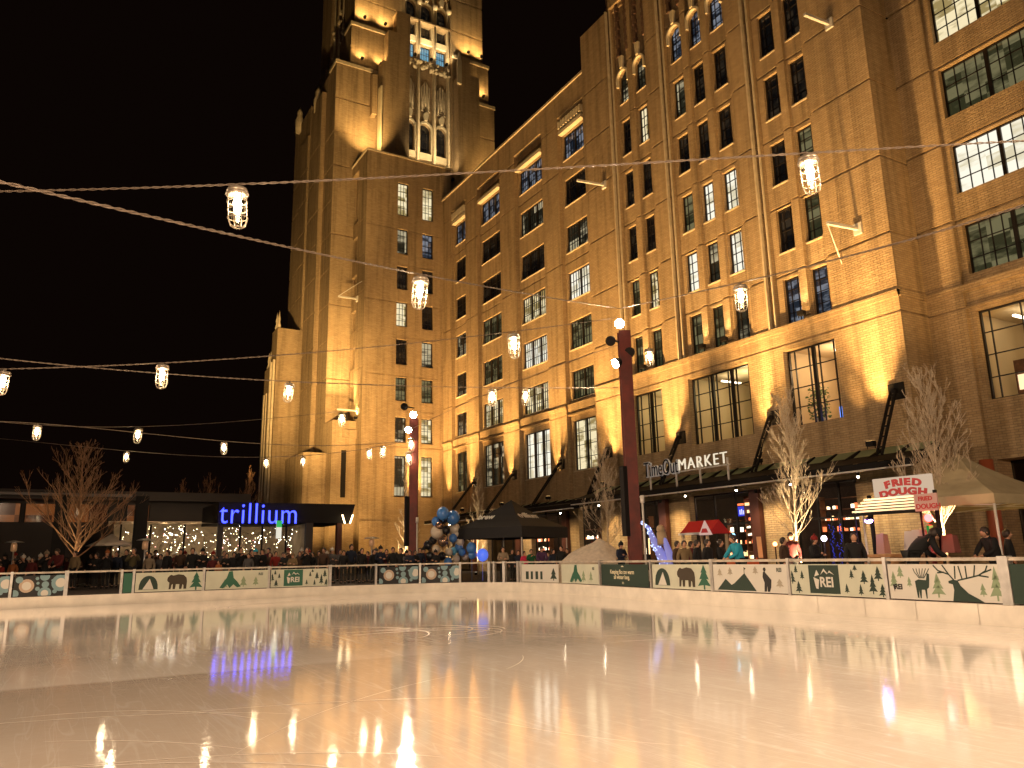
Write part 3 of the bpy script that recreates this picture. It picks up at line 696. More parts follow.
# main shaft: west side seen at a slant
R = [(70.6, 74.4, 3, 48, -.45), (74.4, 76.2, 3, 50, .8), (76.2, 79.0, 3, 46, -.2), (79.0, 82.5, 3, 43, 0)]
R += [(67.5, 82.5, z-.09, z+.09, .08, 'add') for z in (14, 17.5, 21, 24.5, 28, 31.5, 35, 38.6, 42.2)]
relief('wall', FW, 67.5, 82.5, GZ, 49.6, R, brick2, tw, skirt=1)
relief('wall', faceX(21.6), 67.8, 80.5, 49.6, 54.4, [(71, 76, 49, 56, .8)], brick2, tw, skirt=1)
relief('wall', faceX(22.0), 67.8, 79.5, 54.4, ZT, [(71, 76, 49, ZT, .8)], brick2, tw, skirt=1)
m = MB(); m.box(20.9, 38, 82.5, 83, GZ, 49.6); m.box(36.9, 37.9, 69, 82.5, 33, 49.6); m.box(22.8, 36.8, 79.0, 79.6, 49.6, ZT); m.box(36.0, 36.7, 69.5, 79, 49.6, ZT); m.build('wall', brick2, tw)
m = MB(); m.box(21, 37, 69.4, 82.4, 49.1, 49.5); m.box(22.2, 36.6, 69.6, 79, ZT-.4, ZT); m.build('roof', blackm, tw)
m = MB()       # ornaments stacked up the west recess
for k in range(60):
    z = r3.uniform(20, 60); m.ball((20.2+r3.uniform(0, .5)+(1.6 if z > 49.6 else 0), r3.uniform(72.0, 76.1), z), r3.uniform(.1, .24), 5)
for y in (72.2, 73.6, 75.2): m.tube([(20.9, y, 14), (20.9, y, 49)], .1, 5); m.tube([(22.2, y, 50), (22.2, y, ZT-5)], .12, 5)
for y, z in ((73.2, 48.0), (80.6, 49.6)): m.lathe([(.4, -1), (.5, .5), (.3, 1.0), (.35, 1.4), (.1, 2.2)], (20.1, y, z), 8)
m.build('carved_band', stone, tw)
m = MB()       # lower west block, ragged top
m.box(17.7, 20.17, 76.05, 78.2, GZ, 24.2); m.build('west_block', brick2, tw)
m = MB(); m.box(17.6, 20.17, 78.2, 80.3, GZ, 20.6); m.build('west_block', brick2, tw)
for y, z in ((76.4, 24.2), (77.3, 24.2), (78.5, 20.6), (79.3, 20.6), (80.0, 20.6)):
    m = MB(); m.lathe([(.16, 0), (.2, .3), (.1, .7), (.14, 1.0), (.02, 1.9)], (17.9, y, z), 6); m.build('finial', stone, tw)
for y in (76.6, 77.8, 79.0, 80.0):
    m = MB(); m.box(17.5, 17.698 if y < 78.2 else 17.598, y-.16, y+.16, GZ, 21 if y < 78.2 else 18); m.build('west_pier', stone, tw)
# ================================================================ ground, plaza, ice, barrier
def icemat():
    m, N, L = newmat('ice')
    o = N.new('ShaderNodeOutputMaterial'); b = N.new('ShaderNodeBsdfPrincipled'); L.new(b.outputs[0], o.inputs[0])
    g = N.new('ShaderNodeNewGeometry')
    def noise(scale, detail, rough=.6, mapscale=(1, 1, 1), rot=0, dist=0):
        mp = N.new('ShaderNodeMapping'); mp.inputs['Scale'].default_value = mapscale; mp.inputs['Rotation'].default_value = (0, 0, rot)
        L.new(g.outputs['Position'], mp.inputs[0])
        t = N.new('ShaderNodeTexNoise'); t.inputs['Scale'].default_value = scale; t.inputs['Detail'].default_value = detail; t.inputs['Roughness'].default_value = rough
        t.inputs['Distortion'].default_value = dist
        L.new(mp.outputs[0], t.inputs['Vector']); return t
    def mrange(src, a, b_, c, d):
        r = N.new('ShaderNodeMapRange'); r.inputs['From Min'].default_value = a; r.inputs['From Max'].default_value = b_; r.inputs['To Min'].default_value = c; r.inputs['To Max'].default_value = d
        L.new(src, r.inputs['Value']); return r.outputs[0]
    def math_(op, a, b_):
        n = N.new('ShaderNodeMath'); n.operation = op
        for i, v in enumerate((a, b_)):
            if isinstance(v, (int, float)): n.inputs[i].default_value = v
            else: L.new(v, n.inputs[i])
        return n.outputs[0]
    big = noise(.22, 5, .55, (1, 1.6, 1), .4); mid = noise(1.3, 6, .65, (1, .35, 1), -.5); fine = noise(26, 4, .6); scr = noise(7, 5, .7, (1, .06, 1), .9, 1.5); scr2 = noise(6, 5, .7, (.07, 1, 1), .5, 1.2)
    # colour
    r = N.new('ShaderNodeValToRGB'); r.color_ramp.elements[0].color = (.78, .70, .61, 1); r.color_ramp.elements[1].color = (.92, .85, .77, 1)
    r.color_ramp.elements[0].position = .32; r.color_ramp.elements[1].position = .68
    mixn = math_('ADD', math_('MULTIPLY', big.outputs['Fac'], .6), math_('MULTIPLY', mid.outputs['Fac'], .4))
    L.new(mixn, r.inputs[0])
    # darker, slightly smoother strip nearest the camera on the left (its edge runs across the rink)
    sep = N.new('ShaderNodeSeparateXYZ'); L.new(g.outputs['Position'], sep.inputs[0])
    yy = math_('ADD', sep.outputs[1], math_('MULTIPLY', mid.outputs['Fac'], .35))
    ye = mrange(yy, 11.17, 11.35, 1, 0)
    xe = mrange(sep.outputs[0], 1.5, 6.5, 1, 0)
    dark_strip = math_('MULTIPLY', ye, xe)
    def scratch(rot, sc, thr):
        t = noise(1.0, 3, .5, (sc, sc*.035, 1), rot, .8); return mrange(t.outputs['Fac'], thr, thr+.015, 0, 1)
    def scr_band(rot, sc, c):
        t = noise(1.0, 2, .5, (sc, sc*.05, 1), rot, 1.6); d_ = math_('ABSOLUTE', math_('SUBTRACT', t.outputs['Fac'], c), 0); return mrange(d_, 0, .006, 1, 0)
    sc_all = math_('MAXIMUM', math_('MAXIMUM', scr_band(.3, 1.6, .5), scr_band(1.2, 2.0, .47)), math_('MAXIMUM', scr_band(2.1, 1.3, .53), scr_band(2.8, 2.4, .5)))
    dust = noise(9, 8, .8); dmask = mrange(dust.outputs['Fac'], .48, .72, 0, .5)
    fr_ = math_('MINIMUM', math_('ADD', math_('MULTIPLY', sc_all, .8), dmask), .9)
    mxs = N.new('ShaderNodeMix'); mxs.data_type = 'RGBA'; L.new(fr_, mxs.inputs[0]); L.new(r.outputs[0], mxs.inputs[6]); mxs.inputs[7].default_value = (.97, .93, .87, 1)
    mx = N.new('ShaderNodeMix'); mx.data_type = 'RGBA'; mx.blend_type = 'MULTIPLY'; L.new(math_('MULTIPLY', dark_strip, .9), mx.inputs[0])
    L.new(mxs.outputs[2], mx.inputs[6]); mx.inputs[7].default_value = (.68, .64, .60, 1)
    L.new(mx.outputs[2], b.inputs['Base Color'])
    ro = mrange(mixn, .35, .65, .03, .075)
    ro2 = math_('SUBTRACT', ro, math_('MULTIPLY', dark_strip, .015))
    ro3 = math_('ADD', ro2, math_('MULTIPLY', fr_, .09)); L.new(ro3, b.inputs['Roughness'])
    b.inputs['IOR'].default_value = 1.31; b.inputs['Specular IOR Level'].default_value = .5
    b.inputs['Coat Weight'].default_value = .6; b.inputs['Coat Roughness'].default_value = .025; b.inputs['Coat IOR'].default_value = 1.33
    h = math_('ADD', math_('MULTIPLY', fine.outputs['Fac'], .25), math_('ADD', math_('MULTIPLY', scr.outputs['Fac'], .5), math_('MULTIPLY', scr2.outputs['Fac'], .5)))
    rip = noise(3.2, 4, .6, (1, 1, 1), .3, .6); h = math_('ADD', h, math_('MULTIPLY', mid.outputs['Fac'], 1.2)); h = math_('ADD', h, math_('MULTIPLY', rip.outputs['Fac'], .9))
    bp = N.new('ShaderNodeBump'); bp.inputs['Strength'].default_value = .15; bp.inputs['Distance'].default_value = .006
    L.new(h, bp.inputs['Height']); L.new(bp.outputs[0], b.inputs['Normal']); L.new(bp.outputs[0], b.inputs['Coat Normal'])
    return m
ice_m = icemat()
BASE = [(-34, 31.2), (-12, 31.9), (-1.2, 32.0), (3.4, 32.15), (8.8, 32.0), (12.5, 31.75), (14.8, 31.0), (16.3, 29.6), (16.95, 27.6), (16.9, 25.2), (16.4, 22.2), (15.75, 18.9), (15.2, 12.9), (14.75, 8.0), (14.2, 2.0), (13.6, -4), (11, -8.5), (6, -10.5), (-20, -11.5), (-32, -10), (-37, -4), (-39, 10), (-38.5, 26)]
def sm_closed(p, n=3):
    for _ in range(n):
        q = []
        for i in range(len(p)):
            a, b = p[i], p[(i+1) % len(p)]; q += [(a[0]*.75+b[0]*.25, a[1]*.75+b[1]*.25), (a[0]*.25+b[0]*.75, a[1]*.25+b[1]*.75)]
        p = q
    return p
RINK = sm_closed(BASE, 2)
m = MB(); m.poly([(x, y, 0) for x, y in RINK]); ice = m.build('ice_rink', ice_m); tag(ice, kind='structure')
pave = brickmat('plaza_paving', (.11, .09, .075), (.085, .07, .06), (.05, .045, .04), .3)
m = MB(); cx, cy = -8, 12
for i in range(len(RINK)):
    a, b = RINK[i], RINK[(i+1) % len(RINK)]
    def far(p, k=9): return (cx+(p[0]-cx)*k, cy+(p[1]-cy)*k)
    A, B = far(a), far(b)
    m.quad((a[0], a[1], GZ), (A[0], A[1], GZ), (B[0], B[1], GZ), (b[0], b[1], GZ))
pl = m.build('plaza', pave); tag(pl, kind='structure')
m = MB(); m.box(-3000, 3000, -3000, 3000, -.6, -.5); gd = m.build('ground', pbr('ground_dark', (.05, .045, .04), .9)); tag(gd, kind='structure')

def seg_hit(px, y=575):
    """where the sight line through pixel column px meets the barrier line"""
    r = ray(px, y); best = None
    for i in range(len(RINK)):
        a, b = RINK[i], RINK[(i+1) % len(RINK)]
        ex, ey = b[0]-a[0], b[1]-a[1]; det = r[0]*(-ey)-r[1]*(-ex)
        if abs(det) < 1e-9: continue
        t = (a[0]*(-ey)-a[1]*(-ex))/det; s_ = (r[0]*a[1]-r[1]*a[0])/det
        if t > 0 and -1e-6 <= s_ <= 1+1e-6 and (best is None or t < best[0]): best = (t, r[0]*t, r[1]*t)
    return Vector((best[1], best[2], 0)) if best else None
def path_between(px0, px1, n=4):
    return [seg_hit(px0+(px1-px0)*i/n) for i in range(n+1)]

puck = pbr('kick_plate_white', (.82, .76, .66), .5, noise=.12, nscale=2)
railm = pbr('rail_weathered', (.5, .44, .36), .5, .2, noise=.25, nscale=4)
bar = thing('rink_barrier', (16, 22, 0), 'low ice rink barrier with white kick plate, metal posts and pale top rail', 'barrier')
m1 = MB(); m2 = MB(); m3 = MB()
n = len(RINK)
gateA, gateB = seg_hit(489), seg_hit(518)
for i in range(n):
    a, b = Vector((*RINK[i], 0)), Vector((*RINK[(i+1) % n], 0)); t = (b-a).normalized(); o = Vector((t.y, -t.x, 0))
    if (a+o-Vector((cx, cy, 0))).length < (a-Vector((cx, cy, 0))).length: o = -o
    e = t*.01
    m1.hexa([a-e, b+e, b+e+o*.1, a-e+o*.1, a-e+Vector((0, 0, .37)), b+e+Vector((0, 0, .37)), b+e+o*.1+Vector((0, 0, .37)), a-e+o*.1+Vector((0, 0, .37))])
    z0, z1 = Vector((0, 0, 1.14)), Vector((0, 0, 1.2))
    m2.hexa([a-e+z0, b+e+z0, b+e+o*.1+z0, a-e+o*.1+z0, a-e+z1, b+e+z1, b+e+o*.1+z1, a-e+o*.1+z1])
    m3.quad(a+o*.06+Vector((0, 0, .37)), b+o*.06+Vector((0, 0, .37)), b+o*.06+z0, a+o*.06+z0)
m1.build('kick_plate', puck, bar); m2.build('top_rail', railm, bar); m3.build('clear_panel', acryl, bar)
posts_px = [12, 67, 122, 134, 204, 269, 330, 376, 420, 460, 489, 494, 504, 518, 521, 600, 651, 712, 789, 886, 1003, 1008]
bigp = {67, 330, 489, 504, 518, 712, 1003}
def fr_at(px):
    p = seg_hit(px); q = seg_hit(px+1.0); t = (q-p).normalized(); o = Vector((-t.y, t.x, 0))
    if o.dot(p) < 0: o = -o
    return p, t, o
def mk_post(p, t, o, w=.09):
    m = MB(); c = p+o*.02
    m.hexa([c-t*w/2-o*.05, c+t*w/2-o*.05, c+t*w/2+o*.11, c-t*w/2+o*.11]+[q+Vector((0, 0, 1.22)) for q in (c-t*w/2-o*.05, c+t*w/2-o*.05, c+t*w/2+o*.11, c-t*w/2+o*.11)])
    m.v = [(x, y, z if z > .1 else .372) for x, y, z in m.v]
    m.build('post', alu, bar)
for px in posts_px: mk_post(*fr_at(px), .12 if px in bigp else .08)
for y in (5.2, 2.2, -.8):
    x = 14.75-(8-y)*.09; mk_post(Vector((x, y, 0)), Vector((0, 1, 0)), Vector((1, 0, 0)))
for x in (-4.6, -8, -11.4, -15, -19, -23): mk_post(Vector((x, 31.85, 0)), Vector((1, 0, 0)), Vector((0, 1, 0)))

# ---------------------------------------------------------------- banners on the barrier
B_cream = pbr('banner_cream', (.56, .58, .47), .7, noise=.06, nscale=3); B_white = pbr('banner_pale', (.64, .62, .56), .7)
B_green = pbr('banner_green', (.02, .12, .07), .6); B_dkgreen = pbr('banner_dark_green', (.012, .035, .022), .6); B_black = pbr('banner_black', (.012, .012, .012), .6)
B_lgreen = pbr('banner_mid_green', (.25, .33, .2), .7); B_blue = pbr('banner_pale_blue', (.2, .33, .37), .6); B_pink = pbr('banner_beige', (.5, .38, .28), .6); B_brown = pbr('banner_bear', (.05, .035, .02), .7)
B_txt = pbr('banner_text', (.8, .72, .5), .6)
class Banner:
    def __init__(s, px0, px1, bg, label, h0=.4, h1=1.08):
        s.P = [Vector(q) for q in path_between(px0, px1, 6)]
        s.L = [0]
        for a, b in zip(s.P, s.P[1:]): s.L.append(s.L[-1]+(b-a).length)
        s.W = s.L[-1]; s.h0, s.h1 = h0, h1; s.H = h1-h0
        s.mp = lambda u, v, d: s.at(u, v, d)
        m = MB(); N_ = 8
        for i in range(N_):
            a, b = s.W*i/N_, s.W*(i+1)/N_
            m.prism([(a, 0), (b, 0), (b, s.H), (a, s.H)], s.mp, .012, .02)
        s.o = m.build('banner', bg, None, origin=s.P[3]+Vector((0, 0, h0))); tag(s.o, label, 'banner', 'printed banners on the rink barrier')
        s.k = 0
    def at(s, u, v, d):
        u = min(max(u, 0), s.W)
        for i in range(len(s.L)-1):
            if u <= s.L[i+1]+1e-9: break
        a, b = s.P[i], s.P[i+1]; f = (u-s.L[i])/(s.L[i+1]-s.L[i]); p = a.lerp(b, f); t = (b-a).normalized(); n_ = Vector((-t.y, t.x, 0))
        if n_.dot(p) > 0: n_ = -n_
        return p+n_*d+Vector((0, 0, s.h0+v))
    def put(s, shapes, mat, name='print'):
        s.k += 1; m = MB(); z0 = .0205+.0012*s.k
        for pts in shapes:
            pts = [(u*s.W, v*s.H) for u, v in pts]
            m.prism(pts, s.mp, z0, z0+.001)
        m.build(name, mat, s.o)
    def text(s, body, u, v, size, mat, bold=.0):
        s.k += 1; p = s.at(u*s.W, v*s.H, .0205+.0012*s.k); q = s.at(u*s.W+.2, v*s.H, .0205+.0012*s.k)
        text_mesh('lettering', body, size, mat, s.o, p, (q-p), .001, bold=bold)
def circ(cx_, cy_, r, asp, n=18): return [(cx_+r*math.cos(2*PI*i/n)*asp, cy_+r*math.sin(2*PI*i/n)) for i in range(n)]
def tri_tree(cx_, y0, w, h, tiers=3):
    out = []
    for k in range(tiers):
        a = y0+h*(.12+.88*k/tiers*.8); b = y0+h*min(1, .12+.88*(k+1.5)/(tiers+.3)); ww = w*(1-.26*k)
        out.append([(cx_-ww/2, a), (cx_-ww*.12, a+h*.03), (cx_+ww*.12, a+h*.03), (cx_+ww/2, a), (cx_, b)])
    out.append([(cx_-w*.06, y0), (cx_+w*.06, y0), (cx_+w*.06, y0+h*.2), (cx_-w*.06, y0+h*.2)])
    return out
def bear(x, y, w, h):
    P = [(0, .62), (.02, .78), (.12, .93), (.2, .98), (.3, .92), (.55, 1), (.82, .95), (.97, .75), (1, .5), (.98, .05), (.99, 0), (.84, 0), (.83, .25), (.78, .32), (.74, 0), (.62, 0), (.62, .33), (.45, .33), (.42, 0), (.3, 0), (.29, .35), (.24, .3), (.2, 0), (.1, 0), (.12, .45), (.05, .5)]
    P = [(x+a*w, y+b*h) for a, b in P]
    # body split into convex-ish pieces so that the outline fills cleanly
    return [P]
def tent(x, y, w, h, door=True):
    arc = [(x+w*(.5-.5*math.cos(PI*i/12)), y+h*math.sin(PI*i/12)**.8) for i in range(13)]
    return [arc], [[(x+w*.2, y+h*.02), (x+w*.55, y+h*.78), (x+w*.78, y+h*.02)]]
def figure(x, y, w, h):
    return [circ(x+w*.5, y+h*.9, h*.1, .45*h/h), [(x+w*.35, y+h*.82), (x+w*.65, y+h*.82), (x+w*.85, y+h*.45), (x+w*1.0, y+h*.05), (x+w*.8, y), (x+w*.55, y+h*.3), (x+w*.45, y+h*.3), (x+w*.2, y), (x, y+h*.05), (x+w*.15, y+h*.5)]]
def bubbles(px0, px1, label, seed):
    b = Banner(px0, px1, B_black, label); asp = b.H/b.W
    big = [(.25, .5, .33)] ; bl = [(.0+.93, .62, .42), (.62, .12, .3), (.6, .95, .22), (.02, .12, .2), (.1, .8, .16)]; sm = [(.62, .55, .16), (.47, .35, .1), (.45, .85, .08), (.82, .2, .1), (.47, .62, .07), (.76, .75, .06)]
    b.put([circ(x, y, r, asp) for x, y, r in big], B_pink); b.put([[(min(1, max(0, u)), min(1, max(0, v))) for u, v in circ(x, y, r, asp)] for x, y, r in bl], B_blue)
    b.put([circ(x, y, r, asp) for x, y, r in sm], B_blue)
    b.put([circ(x, y, r*.62, asp) for x, y, r in big]+[[(min(1, max(0, u)), min(1, max(0, v))) for u, v in circ(x, y, r*.55, asp)] for x, y, r in bl[:2]], B_white)
    return b
bubbles(-32, 10, 'black banner with pale bubbles at the far left edge of the rink', 1)
bubbles(15, 65, 'black banner with pale blue bubbles left of the empty barrier panel', 2)
bubbles(379, 418, 'left of two black bubble banners below the blue balloons', 3)
bubbles(422, 459, 'right of two black bubble banners below the blue balloons', 4)
b = Banner(124, 133, B_green, 'narrow plain green banner left of the far tent and bear banner')
def bearbanner(p0, p1, label):
    b = Banner(p0, p1, B_cream, label)
    t, d = tent(.05, .12, .28, .72); b.put(t, B_dkgreen); b.put(d, B_white)
    b.put(bear(.46, .1, .3, .78), B_brown); b.put([[(u, min(v, .99)) for u, v in p] for p in tri_tree(.9, .02, .2, 1.1, 3)], B_green)
    return b
bearbanner(136, 203, 'far pale banner printed with green tent, bear and fir tree')
bearbanner(653, 711, 'near pale banner printed with tent, bear and fir, right of the green message banner')
def kneel(p0, p1, label, tx):
    b = Banner(p0, p1, B_cream, label)
    b.put(tri_tree(.3, .05, .1, .5, 2)+tri_tree(.6, .1, .12, .6, 2)+tri_tree(.8, .15, .1, .5, 2), B_lgreen)
    b.put([[(.22, .08), (.27, .35), (.33, .62), (.36, .95), (.42, .98), (.44, .6), (.5, .4), (.56, .12), (.5, .08), (.44, .25), (.38, .05), (.34, .25), (.28, .05)]], B_green)
    b.text('REI', .84, .72, .13, B_dkgreen, .004); return b
kneel(206, 268, 'pale green banner with a kneeling green figure and small dark logo', .8)
kneel(562, 599, 'pale banner with a green figure in front of the snow pile', .8)
def rei(p0, p1, label):
    b = Banner(p0, p1, B_cream, label); T = []
    r = random.Random(p0)
    for x, y, h in ((.02, .35, .45), (.09, .05, .4), (.14, .5, .3), (.07, .7, .28), (.62, .1, .3), (.68, .55, .3), (.76, .05, .35), (.8, .4, .42), (.88, .1, .6), (.94, .5, .45), (.97, .02, .4), (.72, .8, .18)):
        T += tri_tree(x, y, .055 if h < .4 else .085, h, 3)
    b.put([[(min(.995, max(.005, u)), min(.99, v)) for u, v in p] for p in T], B_dkgreen)
    b.put([[(.22, .06), (.55, .06), (.55, .97), (.22, .97)]], B_dkgreen if p0 > 500 else B_green)
    b.put([[(.28, .6), (.31, .82), (.335, .66)], [(.35, .66), (.39, .86), (.43, .7), (.45, .8), (.5, .66), (.45, .74), (.42, .68), (.39, .78)], [(.27, .58), (.29, .22), (.315, .2), (.33, .5)]], B_white)
    b.text('REI', .335, .28, .3 if p0 > 500 else .27, B_white, .008); return b
rei(271, 328, 'far banner of small green firs with green logo square')
rei(791, 885, 'large near banner of small firs with dark green logo square')
b = Banner(602, 649, B_dkgreen, 'dark green banner with two lines of pale lettering')
b.text('Keeping Boston warm', .5-.92/b.W, .56, .185, B_txt, .003); b.text('all winter long.', .5-.66/b.W, .32, .185, B_txt, .003); b.text('REI', .5-.08/b.W, .1, .09, B_txt)
b.put([[(.46, .88), (.49, .95), (.53, .88)]], B_txt)
b = Banner(714, 788, B_white, 'pale banner with dark green mountain peaks and a hiker')
b.put([[(.05, .04), (.18, .46), (.26, .24), (.3, .3), (.45, .68), (.6, .04)], [(.445, .66), (.445, .9), (.475, .84), (.452, .8), (.452, .66)]], B_dkgreen)
b.put([[(.70, .04), (.71, .35), (.69, .55), (.70, .72), (.72, .78), (.73, .7), (.76, .6), (.8, .45), (.79, .2), (.77, .04), (.74, .04), (.745, .25), (.73, .04)], circ(.72, .82, .07, b.H/b.W)], B_black)
b.text('REI', .87, .74, .13, B_dkgreen, .004)
b.put(tri_tree(.1, .55, .08, .3, 2)+tri_tree(.25, .6, .08, .3, 2)+tri_tree(.6, .65, .08, .28, 2)+tri_tree(.9, .2, .1, .3, 2), pbr('banner_faint', (.40, .36, .28), .7))
b = Banner(889, 1002, B_white, 'pale banner with two dark reindeer and light green firs')
b.put([[(min(1, max(0, u)), min(1, v)) for u, v in p] for p in tri_tree(.05, .3, .09, .5, 3)+tri_tree(.12, .6, .07, .36, 2)+tri_tree(.46, .08, .13, .68, 3)+tri_tree(.2, .35, .05, .3, 2)+tri_tree(.95, .05, .12, .9, 3)+tri_tree(.84, .15, .06, .35, 2)], B_lgreen)
def stroke(pts, w, asp):
    out = []
    for (a, b_), (c, d) in zip(pts, pts[1:]):
        dx, dy = (c-a)/asp, d-b_; l = math.hypot(dx, dy) or 1; nx, ny = -dy/l*w*asp, dx/l*w; out.append([(a-nx, b_-ny), (c-nx, d-ny), (c+nx, d+ny), (a+nx, b_+ny)])
    return out
asp = b.H/b.W
S = [[(.265, .06), (.255, .52), (.29, .57), (.36, .55), (.375, .75), (.395, .72), (.39, .55), (.38, .35), (.36, .3), (.355, .04), (.345, .04), (.34, .28), (.31, .28), (.3, .04), (.29, .04), (.285, .28), (.278, .04)]]
for k in range(6): S += stroke([(.30+.008*k, .6), (.26+.024*k, .78), (.25+.03*k, .88)], .012, asp)
S += [[(.58, .0), (.6, .3), (.595, .45), (.56, .48), (.56, .54), (.6, .58), (.64, .56), (.66, .42), (.72, .22), (.8, .08), (.84, 0)]]
for pts in ([(.61, .56), (.57, .72), (.48, .82), (.44, .97)], [(.57, .72), (.52, .98)], [(.53, .78), (.47, .76)], [(.64, .56), (.72, .62), (.82, .7), (.88, .82), (.9, .96)], [(.72, .62), (.72, .95)], [(.78, .66), (.8, .97)], [(.82, .7), (.9, .66)], [(.62, .6), (.63, .95)], [(.68, .6), (.66, .95)], [(.85, .76), (.93, .86)]): S += stroke(pts, .02, asp)
b.put(S, B_dkgreen); b.text('REI', .05, .28, .14, B_black, .006); b.put([[(.035, .42), (.05, .2), (.06, .4)]], B_black)
b = Banner(1011, 1090, B_dkgreen, 'plain dark green banner at the right edge of the rink')
b = Banner(522, 559, B_white, 'pale lettered banner half hidden beside the rink gate')
b.put([[(.1+.12*k, .15), (.17+.12*k, .15), (.17+.12*k, .6), (.1+.12*k, .6)] for k in range(4)]+tri_tree(.85, .1, .2, .7, 2), B_dkgreen)

# skate marks: thin scratched arcs lying on the ice
mark = pbr('shaved_ice', (.74, .68, .6), .35)
m = MB(); r4 = random.Random(12)
def arc(cx_, cy_, rx, ry, a0, a1, w, n=40, rot=0):
    prev = None
    for i in range(n+1):
        a = a0+(a1-a0)*i/n; x, y = rx*math.cos(a), ry*math.sin(a); X = cx_+x*math.cos(rot)-y*math.sin(rot); Y = cy_+x*math.sin(rot)+y*math.cos(rot)
        f = math.sin(PI*min(1, max(0, i/n)))**.5; nx, ny = math.cos(a+rot), math.sin(a+rot)
        cur = ((X-nx*w*f, Y-ny*w*f, .004), (X+nx*w*f, Y+ny*w*f, .004))
        if prev: m.quad(prev[0], prev[1], cur[1], cur[0])
        prev = cur
arc(8.8, 26.0, 4.2, 2.6, -.6, 3.3, .035); arc(8.6, 26.2, 3.6, 2.1, .2, 3.9, .02)
for k in range(9): arc(5.6+r4.uniform(-.6, .6), 14+r4.uniform(-1, 1), r4.uniform(1.2, 2.6), r4.uniform(.8, 1.8), r4.uniform(-1.2, 0), r4.uniform(.6, 2), .012+.01*r4.random())
for k in range(7): arc(-2+r4.uniform(-1, 2), 5+r4.uniform(-1, 3), r4.uniform(2, 5), r4.uniform(2, 5), r4.uniform(.2, .6), r4.uniform(1.0, 1.8), .009)
for k in range(10): arc(r4.uniform(0, 12), r4.uniform(5, 28), r4.uniform(2, 7), r4.uniform(1, 5), (q := r4.uniform(0, 6)), q+r4.uniform(.3, 1.3), r4.uniform(.003, .006), rot=r4.uniform(0, 3))
sk = m.build('skate_marks', mark); tag(sk, 'pale curved skate scratches across the ice', 'skate marks', kind='stuff')
# ================================================================ red lamp posts
lampglow = glow('flood_lamp_glow', (1, .84, .62), 150)
def ibeam(m, x, y, z0, z1, w, rz=0):
    c, s_ = math.cos(rz), math.sin(rz)
    def q(a, b): return (x+a*c-b*s_, y+a*s_+b*c)
    def bx(a0, a1, b0, b1):
        P = [q(a0, b0), q(a1, b0), q(a1, b1), q(a0, b1)]; m.hexa([(p[0], p[1], z0) for p in P]+[(p[0], p[1], z1) for p in P])
    bx(-w/2, w/2, -w/2, -w/2+.04); bx(-w/2, w/2, w/2-.04, w/2); bx(-.02, .02, -w/2+.04, w/2-.04)
def lamp_post(x, y, h, w, label, heads, power, tgts):
    t = thing('lamp_post', (x, y, GZ), label, 'lamp post', 'rust red steel posts carrying floodlights')
    m = MB(); ibeam(m, x, y, GZ, h, w, -.5); m.build('post', steel_red, t)
    m = MB(); m.box(x-w*.8, x+w*.8, y-w*.8, y+w*.8, GZ, GZ+.05); m.build('base_plate', blackm, t)
    for (dx, dy, z), tg in zip(heads, tgts):
        p = Vector((x+dx, y+dy, z)); d = (Vector(tg)-p).normalized() if tg else Vector((-.7, -.5, -.4)).normalized()
        m = MB(); m.tube([p-d*.26, p-d*.2, p], [.06, .15, .19], 12); m.bar((x, y, z-.05), p-d*.2, .05); hd = m.build('flood_head', blackm, t)
        if tg:
            m = MB(); m.tube([p+d*.005, p+d*.012], [.17, .17], 12); m.build('lens', lampglow, hd)
            spot(p+d*.03, tg, power, (1, .70, .46), 110, 1.0, .16)
    m = MB(); m.box(x-w*.75-.12, x-w*.62, y-.12, y+.1, 2.0, 4.4); m.build('control_box', blackm, t)
    m = MB(); m.tube([(x-.06, y-.62, GZ), (x-.06, y-.6, 3.1)], .035, 8); m.tube([(x-.06, y-.6, 3.1), (x-.04, y-.58, 3.35)], .07, 8); m.build('conduit', white_metal, t)
    return t
P1 = (17.45, 21.6)
lamp_post(P1[0], P1[1], 9.35, .42, 'tall rust red steel post with floodlights behind the snow pile', [(-.25, -.1, 9.6), (-.55, .1, 8.95), (.0, -.28, 8.5), (-.45, 0, 8.1)], 3200, [(4, 8, 0), None, None, (2, 22, 0)])
P2 = (15.35, 36.0)
lamp_post(P2[0], P2[1], 8.3, .42, 'far rust red steel post with floodlights left of the balloons', [(-.15, -.25, 8.45), (-.5, .1, 8.9), (-.35, -.1, 7.7)], 1800, [(4, 18, 0), (20, 55, 12), (8, 26, 0)])
lamp_post(14.9, -1.5, 9.35, .42, 'added unseen rust red steel post with floodlights beside the near right barrier', [(-.25, .1, 9.6), (-.3, -.2, 9.0)], 7500, [(5, 8, 0), (2, 4, 0)])  # out of view, added to brighten the near ice
lamp_post(-9, -12.5, 9.35, .42, 'added unseen rust red steel post with floodlights behind the near end of the rink', [(.25, .1, 9.6), (.3, .3, 9.0)], 20000, [(3, 7, 0), (8, 10, 0)])  # unseen post behind the camera, added as fill for the ice
lamp_post(-12, 33.6, 9.0, .42, 'added unseen rust red steel post with floodlights beyond the left end of the rink', [(.25, -.2, 9.1), (.1, -.3, 8.5)], 13000, [(-2, 20, 0), (6, 24, 0)])  # added past the left frame edge to light far ice and crowd

